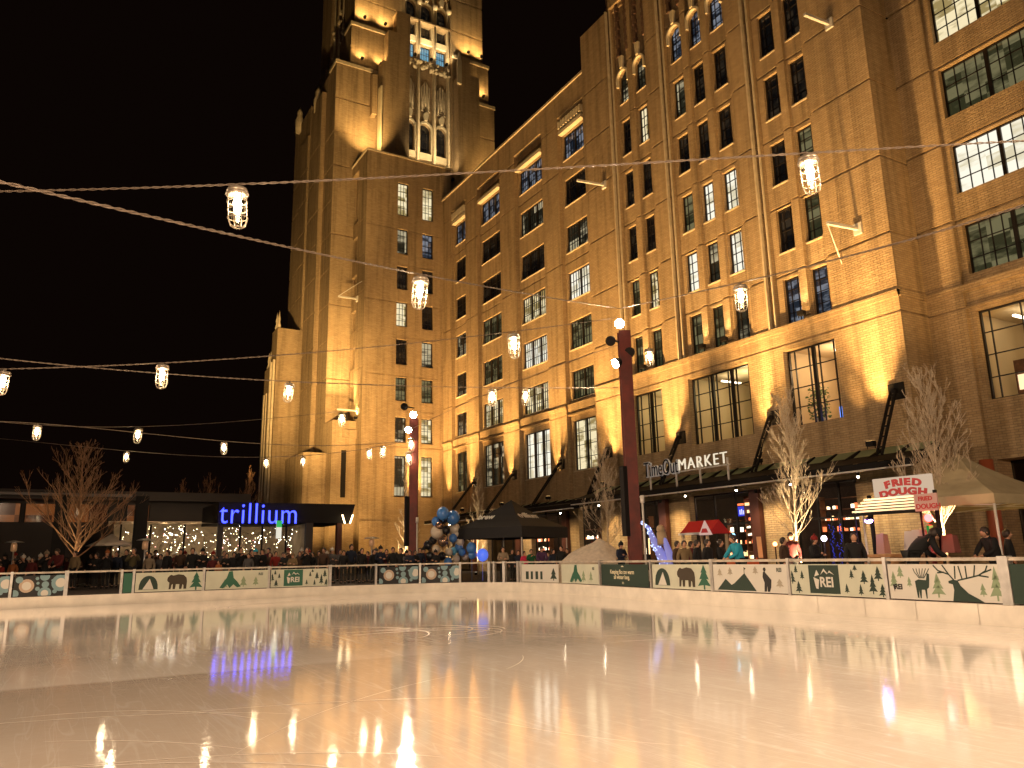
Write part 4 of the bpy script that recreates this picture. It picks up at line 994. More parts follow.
# ================================================================ cables and cage lanterns
cablem = pbr('twisted_steel_cable', (.26, .2, .15), .5, .3, noise=.3, nscale=20)
def interp(pts, x):
    for (a, b), (c, d) in zip(pts, pts[1:]):
        if (a <= x <= c) or (a >= x >= c): return b+(d-b)*(x-a)/(c-a)
    (a, b), (c, d) = (pts[0], pts[1]) if abs(x-pts[0][0]) < abs(x-pts[-1][0]) else (pts[-2], pts[-1])
    return b+(d-b)*(x-a)/(c-a)
CAB = {}
def cable(key, pts, d0, d1, label, rad=.0125, twist=True, group='cables strung over the rink'):
    """pts: picture points of a sagging cable whose plan is a straight line from depth d0 to depth d1"""
    x0, x1 = pts[0][0], pts[-1][0]
    xs = [x0+(x1-x0)*i/28 for i in range(29)]
    import itertools
    # smooth quadratic fit of y
    A = np.polyfit([p[0] for p in pts], [p[1] for p in pts], 2 if len(pts) < 5 else 3)
    P = []
    for x in xs:
        f = (x-x0)/(x1-x0); inv = (1/d0)*(1-f)+(1/d1)*f; P.append(dep(x, float(np.polyval(A, x)), 1/inv))
    for end in (0, -1):                          # run on beyond the frame to a far anchor
        if xs[end] < 0 or xs[end] > 1024:
            a, b = (P[0], P[1]) if end == 0 else (P[-1], P[-2]); d_ = (a-b).normalized(); d_.z = max(d_.z, .02)
            ext = [a+d_*q+Vector((0, 0, .004*q*q)) for q in (4, 8, 12, 16, 20)]
            P = ext[::-1]+P if end == 0 else P+ext
    CAB[key] = (x0, x1, d0, d1, A)
    m = MB()
    if twist:
        L = [0]
        for a, b in zip(P, P[1:]): L.append(L[-1]+(b-a).length)
        tot = L[-1]; st = .055; n_ = int(tot/st)
        for ph in (0, PI):
            Q = []
            j = 0
            for i in range(n_+1):
                s_ = tot*i/n_
                while j < len(L)-2 and L[j+1] < s_: j += 1
                f = (s_-L[j])/(L[j+1]-L[j]); p = P[j].lerp(P[j+1], f); t = (P[j+1]-P[j]).normalized(); r = t.cross(Vector((0, 0, 1))).normalized(); q = r.cross(t)
                a = s_/.36*2*PI+ph; Q.append(p+(r*math.cos(a)+q*math.sin(a))*rad*.95)
            m.tube(Q, rad*.8, 4)
    else: m.tube(P, rad, 5)
    o = m.build('cable', cablem, None, origin=P[0]); tag(o, label, 'cable', group)
    return P
cable('c1', [(-160, 193), (0, 190), (42, 190), (237, 186), (440, 175), (700, 158), (857, 150), (1024, 142), (1180, 133)], 13.2, 12.2, 'topmost cable running across the whole sky, carrying the two largest lanterns')
cable('c2', [(-120, 155), (0, 180), (180, 224), (350, 262), (421, 273), (518, 291), (618, 309)], 7.0, 28.6, 'thick cable falling from upper left towards the top of the tall red post')
cable('c3', [(618, 309), (700, 291), (824, 263), (950, 228), (1024, 205), (1150, 160)], 28.6, 8.6, 'cable rising from the tall red post towards the upper right')
cable('c4', [(618, 318), (510, 331), (340, 350), (163, 365), (60, 366), (0, 368), (-90, 371)], 28.6, 17.5, 'cable sloping gently down from the tall red post to the far left', .011)
cable('c5', [(-90, 348), (0, 357), (60, 365), (155, 373), (284, 382), (450, 386), (618, 388)], 19, 28.6, 'level cable across the tower carrying three small lanterns', .011)
cable('c6', [(-40, 417), (53, 425), (140, 427.5), (258, 419), (345, 411)], 34, 50, 'cable rising from the left to the corner of the tower above the trillium lettering', .014, False)
cable('c7', [(-40, 421), (76, 426), (135, 432.5), (217, 441), (320, 445), (405, 441)], 30, 37, 'cable crossing the dark sky to the far red post', .014, False)
cable('c8', [(-40, 435), (0, 439), (126, 451), (217, 456), (320, 455), (405, 441)], 42, 37, 'lowest cable above the trillium lettering', .014, False)
cable('c9', [(618, 345), (520, 380), (430, 420), (405, 432)], 28.6, 37, 'cable between the two red posts', .013, False)
def cd(key, x):
    x0, x1, d0, d1, A = CAB[key]; f = (x-x0)/(x1-x0); return 1/((1/d0)*(1-f)+(1/d1)*f), float(np.polyval(A, x))
bulbm = glow('lantern_bulb', (1, .84, .58), 120)
lglass = clearglass('lantern_glass', (.97, .93, .85))
cage_m = pbr('lantern_cage', (.5, .42, .32), .4, .6)
lan = thing('cage_lantern', (0, 0, 0)); lan['_o'] = (0, 0, 0)
# total height 1.0 in its own units, hanging down from the cable at z = 0
m = MB(); m.lathe([(.03, 0), (.05, -.03), (.06, -.07), (.24, -.1), (.27, -.15), (.26, -.19), (.2, -.2)][::-1], (0, 0, 0), 14); m.lathe([(.2, -.26), (.29, -.25), (.29, -.2), (.2, -.195)], (0, 0, 0), 14)
m.build('cap', cage_m, lan)
m = MB(); m.lathe([(.02, -.9), (.12, -.86), (.17, -.74), (.18, -.5), (.18, -.27)], (0, 0, 0), 14); m.build('glass_jar', lglass, lan)
m = MB(); m.lathe([(.01, -.68), (.05, -.66), (.09, -.55), (.115, -.45), (.1, -.34), (.05, -.27)], (0, 0, 0), 12); m.build('bulb', bulbm, lan)
m = MB()
for k in range(8):
    a = 2*PI*k/8; ca, sa = math.cos(a), math.sin(a)
    m.tube([(.25*ca, .25*sa, -.24), (.25*ca, .25*sa, -.78), (.2*ca, .2*sa, -.92), (.08*ca, .08*sa, -.99)], .013, 4)
for z, r in ((-.4, .252), (-.58, .252), (-.76, .252), (-.97, .09)):
    m.tube([(r*math.cos(2*PI*i/16), r*math.sin(2*PI*i/16), z) for i in range(17)], .012, 4, cap=False)
m.build('cage', cage_m, lan)
LANT = [('c1', 237, 43, 'large caged lantern hanging against black sky left of the tower'), ('c1', 807, 41, 'large caged lantern hanging before the brick facade at upper right'),
        ('c2', 421, 34, 'caged lantern hanging before the lower tower block, below the thick cable'), ('c3', 740, 28, 'caged lantern before the tripled windows right of the tall red post'),
        ('c4', 513, 26, 'caged lantern before the wing windows, midway between the posts'), ('c4', 163, 25, 'caged lantern in black sky above the bare left tree'), ('c4', 5, 25, 'caged lantern at the far left edge of the sky'),
        ('c5', 290, 20, 'small caged lantern before the left edge of the tower'), ('c5', 492, 18, 'left of two small close lanterns before the wing'), ('c5', 526, 17, 'right of two small close lanterns before the wing'),
        ('c6', 139, 16, 'small lantern above the gap between tree and restaurant'), ('c6', 342, 15, 'small lantern below the wall bracket on the tower corner'),
        ('c7', 38, 16, 'small lantern just left of the bare tree top'), ('c7', 224, 13, 'small lantern directly above the trillium lettering'),
        ('c8', 127, 11, 'tiny lantern on the lowest cable right of the bare tree'), ('c8', 266, 11, 'tiny lantern over the right end of the trillium lettering'), ('c8', 303, 11, 'tiny lantern before the base of the tower'), ('c8', 369, 11, 'tiny lantern second from the far red post'), ('c8', 383, 12, 'tiny lantern next to the far red post')]
first = True
for key, px, h, lab in LANT:
    d, y = cd(key, px); p = dep(px, y, d); o = lan if first else copy_tree(lan); first = False
    o.location = p; s_ = h*d/F*1.08; o.scale = (s_*.82, s_*.82, s_); tag(o, lab, 'lantern', 'caged lanterns hanging from the cables')
    o.rotation_euler = (math.sin(px)*.07, math.cos(px*1.7)*.07, px*.7)
for x, y, z, lab in ((P1[0]+.75, P1[1]-.45, 8.75, 'caged lantern mounted beside the tall red post'), (P2[0]-.3, P2[1]-.3, 7.3, 'upper caged lantern on the far red post'), (P2[0]-.45, P2[1]-.35, 6.6, 'lower caged lantern on the far red post')):
    o = copy_tree(lan); o.location = (x, y, z); o.scale = (.6, .6, .74); o['label'] = lab
# wall brackets that hold the cables
def bracket(a, b, stays, label):
    t = thing('cable_bracket', a, label, 'bracket', 'white cable brackets on the facade')
    m = MB(); m.bar(a, b, .13); m.build('arm', white_metal, t)
    m = MB(); m.box(a[0]-.06, a[0]+.04, a[1]-.2, a[1]+.2, a[2]-.25, a[2]+.25); m.build('wall_plate', white_metal, t)
    for s_ in stays:
        m = MB(); m.tube([b, s_], .025, 5); m.build('stay', white_metal, t)
    return t
a = onX(858, 229, 28.95); bracket(a, Vector((27.2, a.y+.2, a.z-.0)), [onX(842, 264, 28.95)], 'white bracket arm right of the paired windows, over the canopy'); 
a = onX(829, 24, 28.95); bracket(a, Vector((27.4, a.y+.1, a.z)), [], 'white bracket arm near the top right windows')
a = onX(604, 185, 28.95); bracket(a, Vector((27.0, a.y+.3, a.z)), [], 'white bracket arm between the wing and the arched windows')
a = onX(357, 299, 22.05); bracket(a, Vector((20.3, a.y, a.z)), [onX(362, 281, 22.05)], 'white bracket arm high on the tower corner')
a = onX(358, 411, 22.05); bracket(a, Vector((20.2, a.y, a.z)), [], 'white bracket arm low on the tower corner')

# ================================================================ fried dough stall
redl = pbr('sign_red', (.45, .01, .015), .5); redpaint = pbr('awning_red', (.5, .02, .02), .55)
st = thing('fried_dough_stall', (17.5, 11.6, GZ), 'food stall with red lettered sign board over a striped metal awning', 'food stall')
X = 17.5
lam = glow('sign_lightbox', (1, .74, .52), .62)
m = MB(); m.box(X, X+.1, 10.78, 12.27, 2.6, 3.08); m.build('sign_board', lam, st)
def arched(body, yc, z0, size, R_, X_, mat, par, sx=1.25):
    widths = [size*sx*{'I': .30, 'D': .74, 'R': .68, 'F': .6, 'E': .6, 'O': .82, 'U': .74, 'G': .8, 'H': .76}[c] for c in body]; tot = sum(widths); s0 = -tot/2
    for ch, w in zip(body, widths):
        c = s0+w/2; s0 += w; ang = c/R_
        t = (0, -math.cos(ang), -math.sin(ang)); u = (0, -math.sin(ang), math.cos(ang))
        org = (X_, yc-c+w*.38*math.cos(ang), z0-R_*(1-math.cos(ang))+w*.38*math.sin(ang))
        text_mesh('letter', ch, size, mat, par, org, t, .01, bold=.014, up=u, sx=sx)
arched('FRIED', 11.5, 2.875, .22, 1.8, X-.012, redl, st, 1.42); arched('DOUGH', 11.52, 2.655, .22, 2.6, X-.012, redl, st, 1.42)
m = MB()
m.hexa([(X-.05, 10.7, 2.5), (X-.05, 12.5, 2.5), (X-.62, 12.5, 2.18), (X-.62, 10.7, 2.18), (X-.05, 10.7, 2.56), (X-.05, 12.5, 2.56), (X-.62, 12.5, 2.235), (X-.62, 10.7, 2.235)]); m.build('awning_back', blackm, st); m = MB()
for i in range(9):
    if i % 2: continue
    f0, f1 = i/9, (i+1)/9
    z0, z1 = 2.26+.34*(1-f0), 2.26+.34*(1-f1); x0, x1 = X-.05-.55*f0, X-.05-.55*f1
    m.hexa([(x0, 10.7, z0-.03), (x1, 10.7, z1), (x1, 12.5, z1), (x0, 12.5, z0-.03), (x0, 10.7, z0+.01), (x1, 10.7, z1+.045), (x1, 12.5, z1+.045), (x0, 12.5, z0+.01)])
m.build('awning', pbr('ribbed_metal', (.55, .48, .36), .3, .85), st)
m = MB()
for y in (10.75, 12.45): m.tube([(X-.58, y, GZ), (X-.58, y, 2.25)], .025, 8)
for y in (10.75, 12.45): m.box(X+.02, X+.08, y-.04, y+.04, GZ, 2.7)
m.build('frame', blackm, st)
m = MB(); m.box(X-.5, X-.1, 10.6, 12.3, GZ+.85, GZ+.92); m.box(X-.45, X-.15, 10.65, 12.25, GZ, GZ+.85); m.build('counter', pbr('counter_wood', (.4, .2, .08), .6, noise=.2), st)
t = thing('stall_sign', (X-.65, 10.55, 2.2), 'small pinkish sign with two lines of dark letters beside the striped awning', 'sign')
m = MB(); m.box(X-.66, X-.62, 10.28, 10.82, 2.2, 2.58); m.build('board', pbr('pink_board', (.5, .3, .28), .6), t)
text_mesh('lettering', 'FRIED', .13, redl, t, (X-.665, 10.72, 2.43), (0, -1, 0), .004, bold=.004); text_mesh('lettering', 'DOUGH', .155, redl, t, (X-.665, 10.79, 2.25), (0, -1, 0), .004, bold=.004)
t = thing('red_lamp', (X-.5, 10.62, GZ), 'red glowing lamp column with a yellow green label under the small pink sign', 'lamp')
m = MB(); m.tube([(X-.5, 10.62, GZ), (X-.5, 10.62, 1.9)], .05, 8); m.build('column', pbr('lamp_red_col', (.3, .02, .02), .5), t)
m = MB(); m.ball((X-.52, 10.62, 2.05), .09, 8); m.build('bulb', glow('red_bulb', (1, .03, .03), 22), t)
m = MB(); m.box(X-.58, X-.54, 10.53, 10.6, 1.6, 1.88); m.build('label_tag', glow('tag_yellow', (.8, .75, .15), .6), t)
m = MB(); m.box(X-.58, X-.54, 10.61, 10.66, 1.6, 1.88); m.build('label_tag', glow('tag_green', (.05, .5, .1), .5), t)
point((X-.65, 10.62, 2.05), 6, (1, .06, .05), .06)
t = thing('purple_lamp', (X-.4, 12.2, 2.1), 'violet glowing lamp under the left end of the striped awning', 'lamp')
m = MB(); m.lathe([(.03, .12), (.09, .08), (.09, .0)][::-1], (X-.4, 12.2, 2.05), 10); m.tube([(X-.4, 12.2, 2.15), (X-.4, 12.2, 2.35)], .012, 5); m.build('hood', blackm, t)
m = MB(); m.ball((X-.42, 12.2, 2.06), .07, 8, (1, 1.5, .8)); m.build('bulb', glow('violet_bulb', (.5, .3, 1), 18), t)
point((X-.55, 12.2, 2.05), 4, (.5, .3, 1), .05)
for k, (y, w, h, mt, lab) in enumerate(((12.0, .22, .45, pbr('box_pink', (.4, .22, .18), .7), 'pink cooler box at the left end of the stall counter'), (11.1, .6, .5, pbr('sheet_grey', (.45, .42, .4), .6), 'pale folded panel on the stall counter behind the bending man'), (10.35, .3, .38, pbr('bag_red', (.2, .06, .05), .7), 'reddish bag standing right of the red lamp'))):
    m = MB(); m.hexa([(X-.4, y-w/2, 1.28), (X-.15, y-w/2, 1.28), (X-.15, y+w/2, 1.28), (X-.4, y+w/2, 1.28), (X-.36, y-w*.42, 1.28+h), (X-.19, y-w*.42, 1.28+h), (X-.19, y+w*.42, 1.28+h), (X-.36, y+w*.42, 1.28+h)]); m.bar((X-.27, y-w*.2, 1.29+h), (X-.27, y+w*.2, 1.29+h), .03)
    o = m.build(['cooler_box', 'display_panel', 'bag'][k], mt, None, origin=(X-.3, y, 1.28)); tag(o, lab, ['box', 'panel', 'bag'][k])
# pale canopy tent at the right
canv = pbr('canvas_cream', (.42, .34, .2), .8, noise=.1, nscale=3); 
def popup_tent(cx_, cy_, w, d, zr, zp, val, mat, label, rz=0, posts=True, valmat=None):
    t = thing('canopy_tent', (cx_, cy_, GZ), label, 'tent')
    c, s_ = math.cos(rz), math.sin(rz)
    def q(a, b, z): return (cx_+a*c-b*s_, cy_+a*s_+b*c, z)
    m = MB(); K = [q(-w/2, -d/2, zr), q(w/2, -d/2, zr), q(w/2, d/2, zr), q(-w/2, d/2, zr)]; top = q(0, 0, zp)
    for i in range(4):
        a, b = Vector(K[i]), Vector(K[(i+1) % 4]); mid = (a+b)/2; T = Vector(top)
        for u0, u1 in ((0, .5), (.5, 1)):
            for k in range(4):
                f0, f1 = k/4, (k+1)/4; sag = lambda f: -.12*math.sin(PI*f)
                p = lambda u, f: (a.lerp(b, u)).lerp(T, f)+Vector((0, 0, sag(f)))
                m.quad(p(u0, f0), p(u1, f0), p(u1, f1), p(u0, f1))
        dn = Vector((0, 0, -val)); m.quad(a, b, b+dn, a+dn)
    m.build('roof', mat, t)
    for a, b in ((-1, -1), (1, -1), (1, 1), (-1, 1)):
        m = MB(); m.tube([q(a*(w/2-.05), b*(d/2-.05), GZ), q(a*(w/2-.05), b*(d/2-.05), zr)], .03, 6); m.build('leg', white_metal, t)
    m = MB()
    for a, b, e, f in ((-1, -1, 1, -1), (1, -1, 1, 1), (1, 1, -1, 1), (-1, 1, -1, -1)): m.bar(q(a*(w/2-.05), b*(d/2-.05), zr-.25), q(e*(w/2-.05), f*(d/2-.05), zr-.02), .025); m.bar(q(a*(w/2-.05), b*(d/2-.05), zr-.02), q(e*(w/2-.05), f*(d/2-.05), zr-.25), .025)
    m.build('scissor_frame', white_metal, t)
    return t
popup_tent(19.7, 11.35, 3.5, 3.4, 2.55, 3.72, .22, canv, 'cream canopy tent at the right behind the reindeer banner')
tc = dep(512, 540, 37.5)
bt = popup_tent(tc.x, tc.y, 3.9, 3.9, 2.75, 4.1, .5, pbr('canvas_black', (.012, .011, .012), .8), 'black canopy tent with pale lettering beside the balloons', .42)
text_mesh('lettering', 'trillium', .55, B_white, bt, (tc.x-.35, tc.y-1.45, 3.16), (.91, .41, 0), .01, up=(-.3, .66, .69), bold=.01); text_mesh('lettering', 'brew', .45, B_white, bt, (tc.x-1.75, tc.y+.25, 3.16), (.41, -.91, 0), .01, up=(.66, .3, .69), bold=.01)
# red roofed kiosk
def kiosk():
    k = thing('red_kiosk', (20.9, 21.8, GZ), 'small kiosk with red pitched roof and pink triangular gable sign', 'kiosk')
    a = onX(692, 535, 21.0); b = onX(722, 534, 21.0); y0, y1 = b.y, a.y; z = a.z
    m = MB(); m.prism([(20.35, z), (20.9, z+.5), (21.45, z)], lambda u, v, d: (u, d, v), y0, y1); m.v = [(x, y, zz) for x, y, zz in m.v]; m.build('roof', redpaint, k)
    m = MB(); m.box(20.27, 20.29, y0+.05, y1-.05, z-.02, z+.06); m.build('trim', white_metal, k)
    for yy in (y0+.15, y1-.15):
        for xx in (20.42, 21.36):
            m = MB(); m.box(xx-.04, xx+.04, yy-.04, yy+.04, GZ, z); m.build('post', pbr('kiosk_post', (.55, .4, .22), .6), k)
    m = MB(); m.box(20.3, 20.8, y0, y1+.2, GZ+.75, GZ+.85); m.box(20.35, 20.75, y0+.05, y1+.1, GZ, GZ+.75); m.build('counter', pbr('kiosk_wood', (.4, .25, .1), .6, noise=.3), k)
    m = MB(); m.prism([(y0-.3, z-.05), (y0+.34, z-.05), (y0+.03, z+.46)], FX(20.2), 0, .05); m.build('gable_sign', glow('gable_pink', (1, .62, .5), .6), k)
    m = MB(); m.prism([(y0-.15, z+.03), (y0+.2, z+.03), (y0+.12, z+.18), (y0-.07, z+.18)], FX(20.17), 0, .02); m.build('gable_mark', redl, k)
kiosk()
t = thing('orange_crate', (19.5, 19.9, GZ), 'orange crate behind the barrier under the teal jacket figure', 'crate')
p = onX(742, 560, 18.6)
m = MB()
for zz in (.0, .3, .6): m.box(p.x-.3, p.x+.3, p.y-.4, p.y-.36, GZ+zz, GZ+zz+.22); m.box(p.x-.3, p.x+.3, p.y+.36, p.y+.4, GZ+zz, GZ+zz+.22); m.box(p.x-.3, p.x-.26, p.y-.36, p.y+.36, GZ+zz, GZ+zz+.22); m.box(p.x+.26, p.x+.3, p.y-.36, p.y+.36, GZ+zz, GZ+zz+.22)
for sx in (-.28, .24):
    for sy in (-.38, .34): m.box(p.x+sx+.005, p.x+sx+.035, p.y+sy+.005, p.y+sy+.035, GZ, GZ+.86)
t.location = (p.x, p.y, GZ); t['_o'] = (p.x, p.y, GZ); m.build('slats', pbr('crate_orange', (.75, .14, .03), .6), t)
# lit winged figure, round lights
blue_led = glow('blue_led', (.22, .3, 1), 3.2)
def led_figure():
    p = onX(668, 575, 19.0); t = thing('light_sculpture', (p.x, p.y, GZ), 'blue and white illuminated winged sculpture leaning beside the red post', 'sculpture')
    q = lambda px, py: onX(px, py, 19.0)
    A = [q(641, 522), q(648, 527), q(655, 543), q(664, 560), (q(668, 575))]
    m = MB(); m.tube([A[0], A[1], A[2], A[3], A[4]], [.02, .07, .13, .2, .24], 8); m.tube([q(661, 531), q(665, 541), q(670, 556), q(675, 575)], [.03, .09, .14, .18], 8); m.build('wing', pbr('fabric_blue_white', (.3, .35, .7), .6, emit=(.15, .18, .8), es=.35), t)
    m = MB(); m.ball(q(660.5, 529), .15, 8); m.tube([q(661, 532), q(663, 545)], [.16, .2], 8); m.build('figure', pbr('figure_tan', (.45, .33, .2), .7), t)
    m = MB(); r = random.Random(4)
    for k in range(170):
        f = r.random()*3.99; i = int(f); c = Vector(A[i]).lerp(Vector(A[i+1]), f-i); rr = [.06, .11, .17, .22][i]
        d = Vector((-abs(r.gauss(0, 1)), r.gauss(0, 1), r.gauss(0, 1))).normalized(); m.ball(c+d*rr, .022, 4)
    m.build('lights', glow('led_white_blue', (.5, .6, 1), 2.4), t)
led_figure()
def globe_lamp(px, py, X_, r, col, s_, lab, pw):
    p = onX(px, py, X_); t = thing('globe_lamp', (p.x, p.y, GZ), lab, 'lamp')
    m = MB(); m.tube([(p.x, p.y, GZ), (p.x, p.y, p.z-r*.9)], .02, 6); m.lathe([(.14, 0), (.14, .03), (.03, .05)], (p.x, p.y, GZ), 10); m.build('stand', blackm, t)
    m = MB(); m.ball(p, r, 8); m.build('globe', glow('globe_glow', col, s_), t); point(p-Vector((r+.1, 0, 0)), pw, col, r)
globe_lamp(775, 544, 19.5, .07, (1, .16, .06), 14, 'small red glowing globe lamp left of the slim bare tree', 8)
globe_lamp(824, 538.5, 21, .09, (.85, .78, 1), 10, 'round white glowing globe lamp right of the slim bare tree', 8)
globe_lamp(733, 536, 20.0, .08, (.2, .65, 1), 20, 'bright cyan glowing lamp by the gable of the red kiosk', 6)
t = thing('plank', onX(758, 560, 19.5), 'pale wooden plank leaning behind the barrier right of the kiosk', 'plank')
m = MB(); m.bar(onX(761, 558, 19.4), onX(758.5, 537, 19.6), .14, .05); m.build('board', pbr('plank_wood', (.5, .36, .18), .6), t)
for px, lab, c_ in ((835, 'left blue string light column in the far shop window', 0), (842, 'right blue string light column in the far shop window', 1)):
    p = onX(px, 551, 27.5); t = thing('light_column', (p.x, p.y, GZ), lab, 'lights')
    m = MB(); m.tube([(p.x, p.y, GZ), (p.x, p.y, 2.9)], .03, 6); m.build('pole', blackm, t)
    m = MB(); r = random.Random(px)
    for k in range(40): m.ball((p.x-.05, p.y+r.uniform(-.14, .14), GZ+.5+k*.04), .018, 4)
    m.build('lights', glow('led_deep_blue', (.06, .08, .8), .8), t)

# ================================================================ snow pile
snowm = pbr('shaved_snow', (.72, .62, .5), .9, noise=.14, nscale=6, bump=1.0, bscale=9)
pc = onX(583, 560, 18.5); 
def snow(cx_, cy_, prof, label, seed, R_=2.6, H=1.1, z0=GZ):
    me = bpy.data.meshes.new('snow_pile'); r = random.Random(seed); n_, k_ = 48, 22; v = []; f = []
    import mathutils
    for i in range(k_+1):
        rr = R_*i/k_
        for j in range(n_):
            a = 2*PI*j/n_; x, y = rr*math.cos(a)*prof[0], rr*math.sin(a)*prof[1]
            h = H*max(0, 1-(i/k_)**.95)**1.05+.16*mathutils.noise.noise(Vector((x*1.3+seed, y*1.3, 0)))*(1-i/k_)+.05*mathutils.noise.noise(Vector((x*5, y*5, seed)))*(1-i/k_)
            h += .22*math.exp(-((rr/R_-.45)/.2)**2)*max(0, math.cos(a-2.4))
            v.append((x, y, h))
    for i in range(k_):
        for j in range(n_): a = i*n_+j; b = i*n_+(j+1) % n_; f.append((a, b, b+n_, a+n_))
    me.from_pydata(v, [], f); me.polygons.foreach_set('use_smooth', [True]*len(f)); me.materials.append(snowm)
    o = bpy.data.objects.new('snow_pile', me); C.objects.link(o); o.location = (cx_, cy_, z0); tag(o, label, 'snow'); return o
snow(20.0, 27.2, (1.0, 1.0), 'large heap of shaved ice behind the barrier, left of the tall red post', 3, 2.75, 1.75)
snow(19.4, 29.2, (1, 1), 'lower spill of shaved ice beside the large heap near the gate', 8, 1.9, .6)

# ================================================================ balloons
bc = thing('balloon_column', (15.9, 32.6+1.2, GZ), 'tall twisting column of blue, white and black balloons beside the black tent', 'balloons')
bcols = [pbr('balloon_blue', (.07, .22, .6), .25, coat=.5), pbr('balloon_black', (.012, .012, .015), .2, coat=.5), pbr('balloon_white', (.6, .52, .42), .3), pbr('balloon_teal', (.08, .3, .5), .25), pbr('balloon_chrome', (.6, .4, .3), .12, .9)]
big = [(443, 513.5, 6.2, 0), (453, 517.5, 6.8, 0), (443, 518.5, 5.2, 1), (436, 521.5, 4.5, 0), (439, 526, 4.0, 4), (437, 532, 6.3, 2), (455, 529, 5.2, 2), (446, 530, 4.2, 1), (453, 538, 4.0, 0), (457, 534, 3.2, 2), (433, 540, 4.0, 1), (443, 541, 5.2, 4), (460, 542, 4.0, 2), (462, 539, 3.5, 1), (436, 549, 3.6, 2), (428, 545, 4.2, 1), (459, 547, 4.2, 0), (454, 551, 3.8, 3), (462, 552, 3.6, 0), (449, 552, 3.6, 2), (442, 556, 4, 1), (430, 556, 4, 1), (456, 559, 3.6, 2), (436, 560, 4, 3), (465, 557, 3, 2), (448, 562, 4, 0)]
for k, (px, py, r, ci) in enumerate(big):
    p = onY(px, py, 33.9+((k*37) % 7-3)*.08); m = MB(); rr = r*.0485; m.ball((0, 0, 0), rr, 10, (1, 1, 1.08)); m.lathe([(.03, -rr*1.2), (.006, -rr*1.05)], (0, 0, 0), 6)
    m.v = [(x+p.x, y+p.y, z+p.z) for x, y, z in m.v]; m.build('balloon', bcols[ci], bc)
m = MB(); m.tube([(onY(443, 515, 34.1)), onY(447, 535, 34.2), onY(450, 565, 34.2)], .03, 6); m.build('pole', blackm, bc)
for k, (px, py, r, lab) in enumerate(((471.5, 548, 5.5, 'upper loose blue balloon under the black tent'), (472, 555, 4, 'lower loose blue balloon under the black tent'), (482.5, 555, 6, 'glowing blue balloon between posts of the black tent'))):
    p = onY(px, py, 33.0); m = MB(); rr = r*.045; m.ball(p, rr, 10, (1, 1, 1.1)); m.tube([p-Vector((0, 0, rr)), (p.x, p.y, GZ)], .006, 4); o = m.build('balloon', bcols[0] if k < 2 else pbr('balloon_glow', (.1, .2, .9), .3, emit=(.1, .2, 1), es=.7), None, origin=p); tag(o, lab, 'balloon')

# ================================================================ patio heaters, umbrella, pavilion
def heater(px, py, d, lab):
    p = dep(px, py, d); t = thing('patio_heater', (p.x, p.y, GZ), lab, 'patio heater', 'patio heaters on the plaza')
    z = p.z; m = MB(); m.lathe([(.42, 0), (.3, .05), (.05, .1)], (p.x, p.y, z), 16); m.build('reflector', alu, t)
    m = MB(); m.lathe([(.1, -.42), (.13, -.36), (.13, -.12), (.1, -.02)], (p.x, p.y, z), 12); m.build('burner', pbr('burner_mesh', (.5, .3, .2), .4, .6, emit=(1, .5, .2), es=.12), t)
    m = MB(); m.tube([(p.x, p.y, GZ+.5), (p.x, p.y, z-.42)], .035, 8); m.lathe([(.24, 0), (.24, .5), (.08, .6)], (p.x, p.y, GZ), 12); m.build('stand', alu, t)
heater(14.5, 542.5, 37, 'patio heater at the far left among the spectators'); heater(145.5, 540.5, 37, 'patio heater right of the bare tree by the restaurant'); heater(372, 538.5, 40, 'patio heater silhouetted against the lit brick of the tower block')
p = dep(111, 546, 39); t = thing('patio_umbrella', (p.x, p.y, GZ), 'pale open patio umbrella between the bare tree and the heater', 'umbrella')
m = MB(); m.lathe([(1.15, 0), (.7, .22), (.3, .42), (.02, .6)], (p.x, p.y, p.z), 10); m.build('canopy', pbr('umbrella_pale', (.6, .5, .4), .7), t); m = MB(); m.tube([(p.x, p.y, GZ), (p.x, p.y, p.z+.6)], .025, 6); m.build('pole', blackm, t)
# trillium pavilion (a lit restaurant box) and the long dark building behind
Yp = 44.0
pav = thing('restaurant_pavilion', (8, Yp, GZ), 'flat roofed dark restaurant pavilion with glass front under blue lettering', 'building')
zr0, zr1 = onY(290, 523, Yp).z, onY(290, 503.5, Yp).z
xa, xb = onY(218, 510, Yp).x, onY(354, 512, Yp).x
m = MB(); m.hexa([(xa, Yp-.2, zr0), (xb-.3, Yp-.2, zr0), (xb-.3, Yp+5, zr0), (xa, Yp+5, zr0), (xa, Yp-.2, zr1), (xb, Yp-.2, zr1), (xb, Yp+5, zr1), (xa, Yp+5, zr1)]); m.build('roof', blackm, pav)
for a, b in ((217, 222), (305, 312), (336, 341)):
    x0, x1 = onY(a, 540, Yp).x, onY(b, 540, Yp).x; m = MB(); m.box(x0, x1, Yp-.15, Yp+.15, GZ, zr0); m.build('column', pbr('pav_column', (.03, .02, .015), .6) if b < 336 else darksteel, pav)
xw0 = onY(120, 540, Yp).x; x1 = onY(309, 540, Yp).x
m = MB(); m.quad((xw0, Yp+.1, GZ), (x1, Yp+.1, GZ), (x1, Yp+.1, zr0-.1), (xw0, Yp+.1, zr0-.1)); g_ = m.build('glass_front', glass, pav)
m = MB()
for px in (120, 150, 184, 240, 262, 286): x0 = onY(px, 540, Yp).x; m = MB(); m.box(x0-.04, x0+.04, Yp, Yp+.09, GZ, zr0-.1); m.build('mullion', blackm, pav)
m = MB(); xs0, xs1 = xw0-.3, xb-1
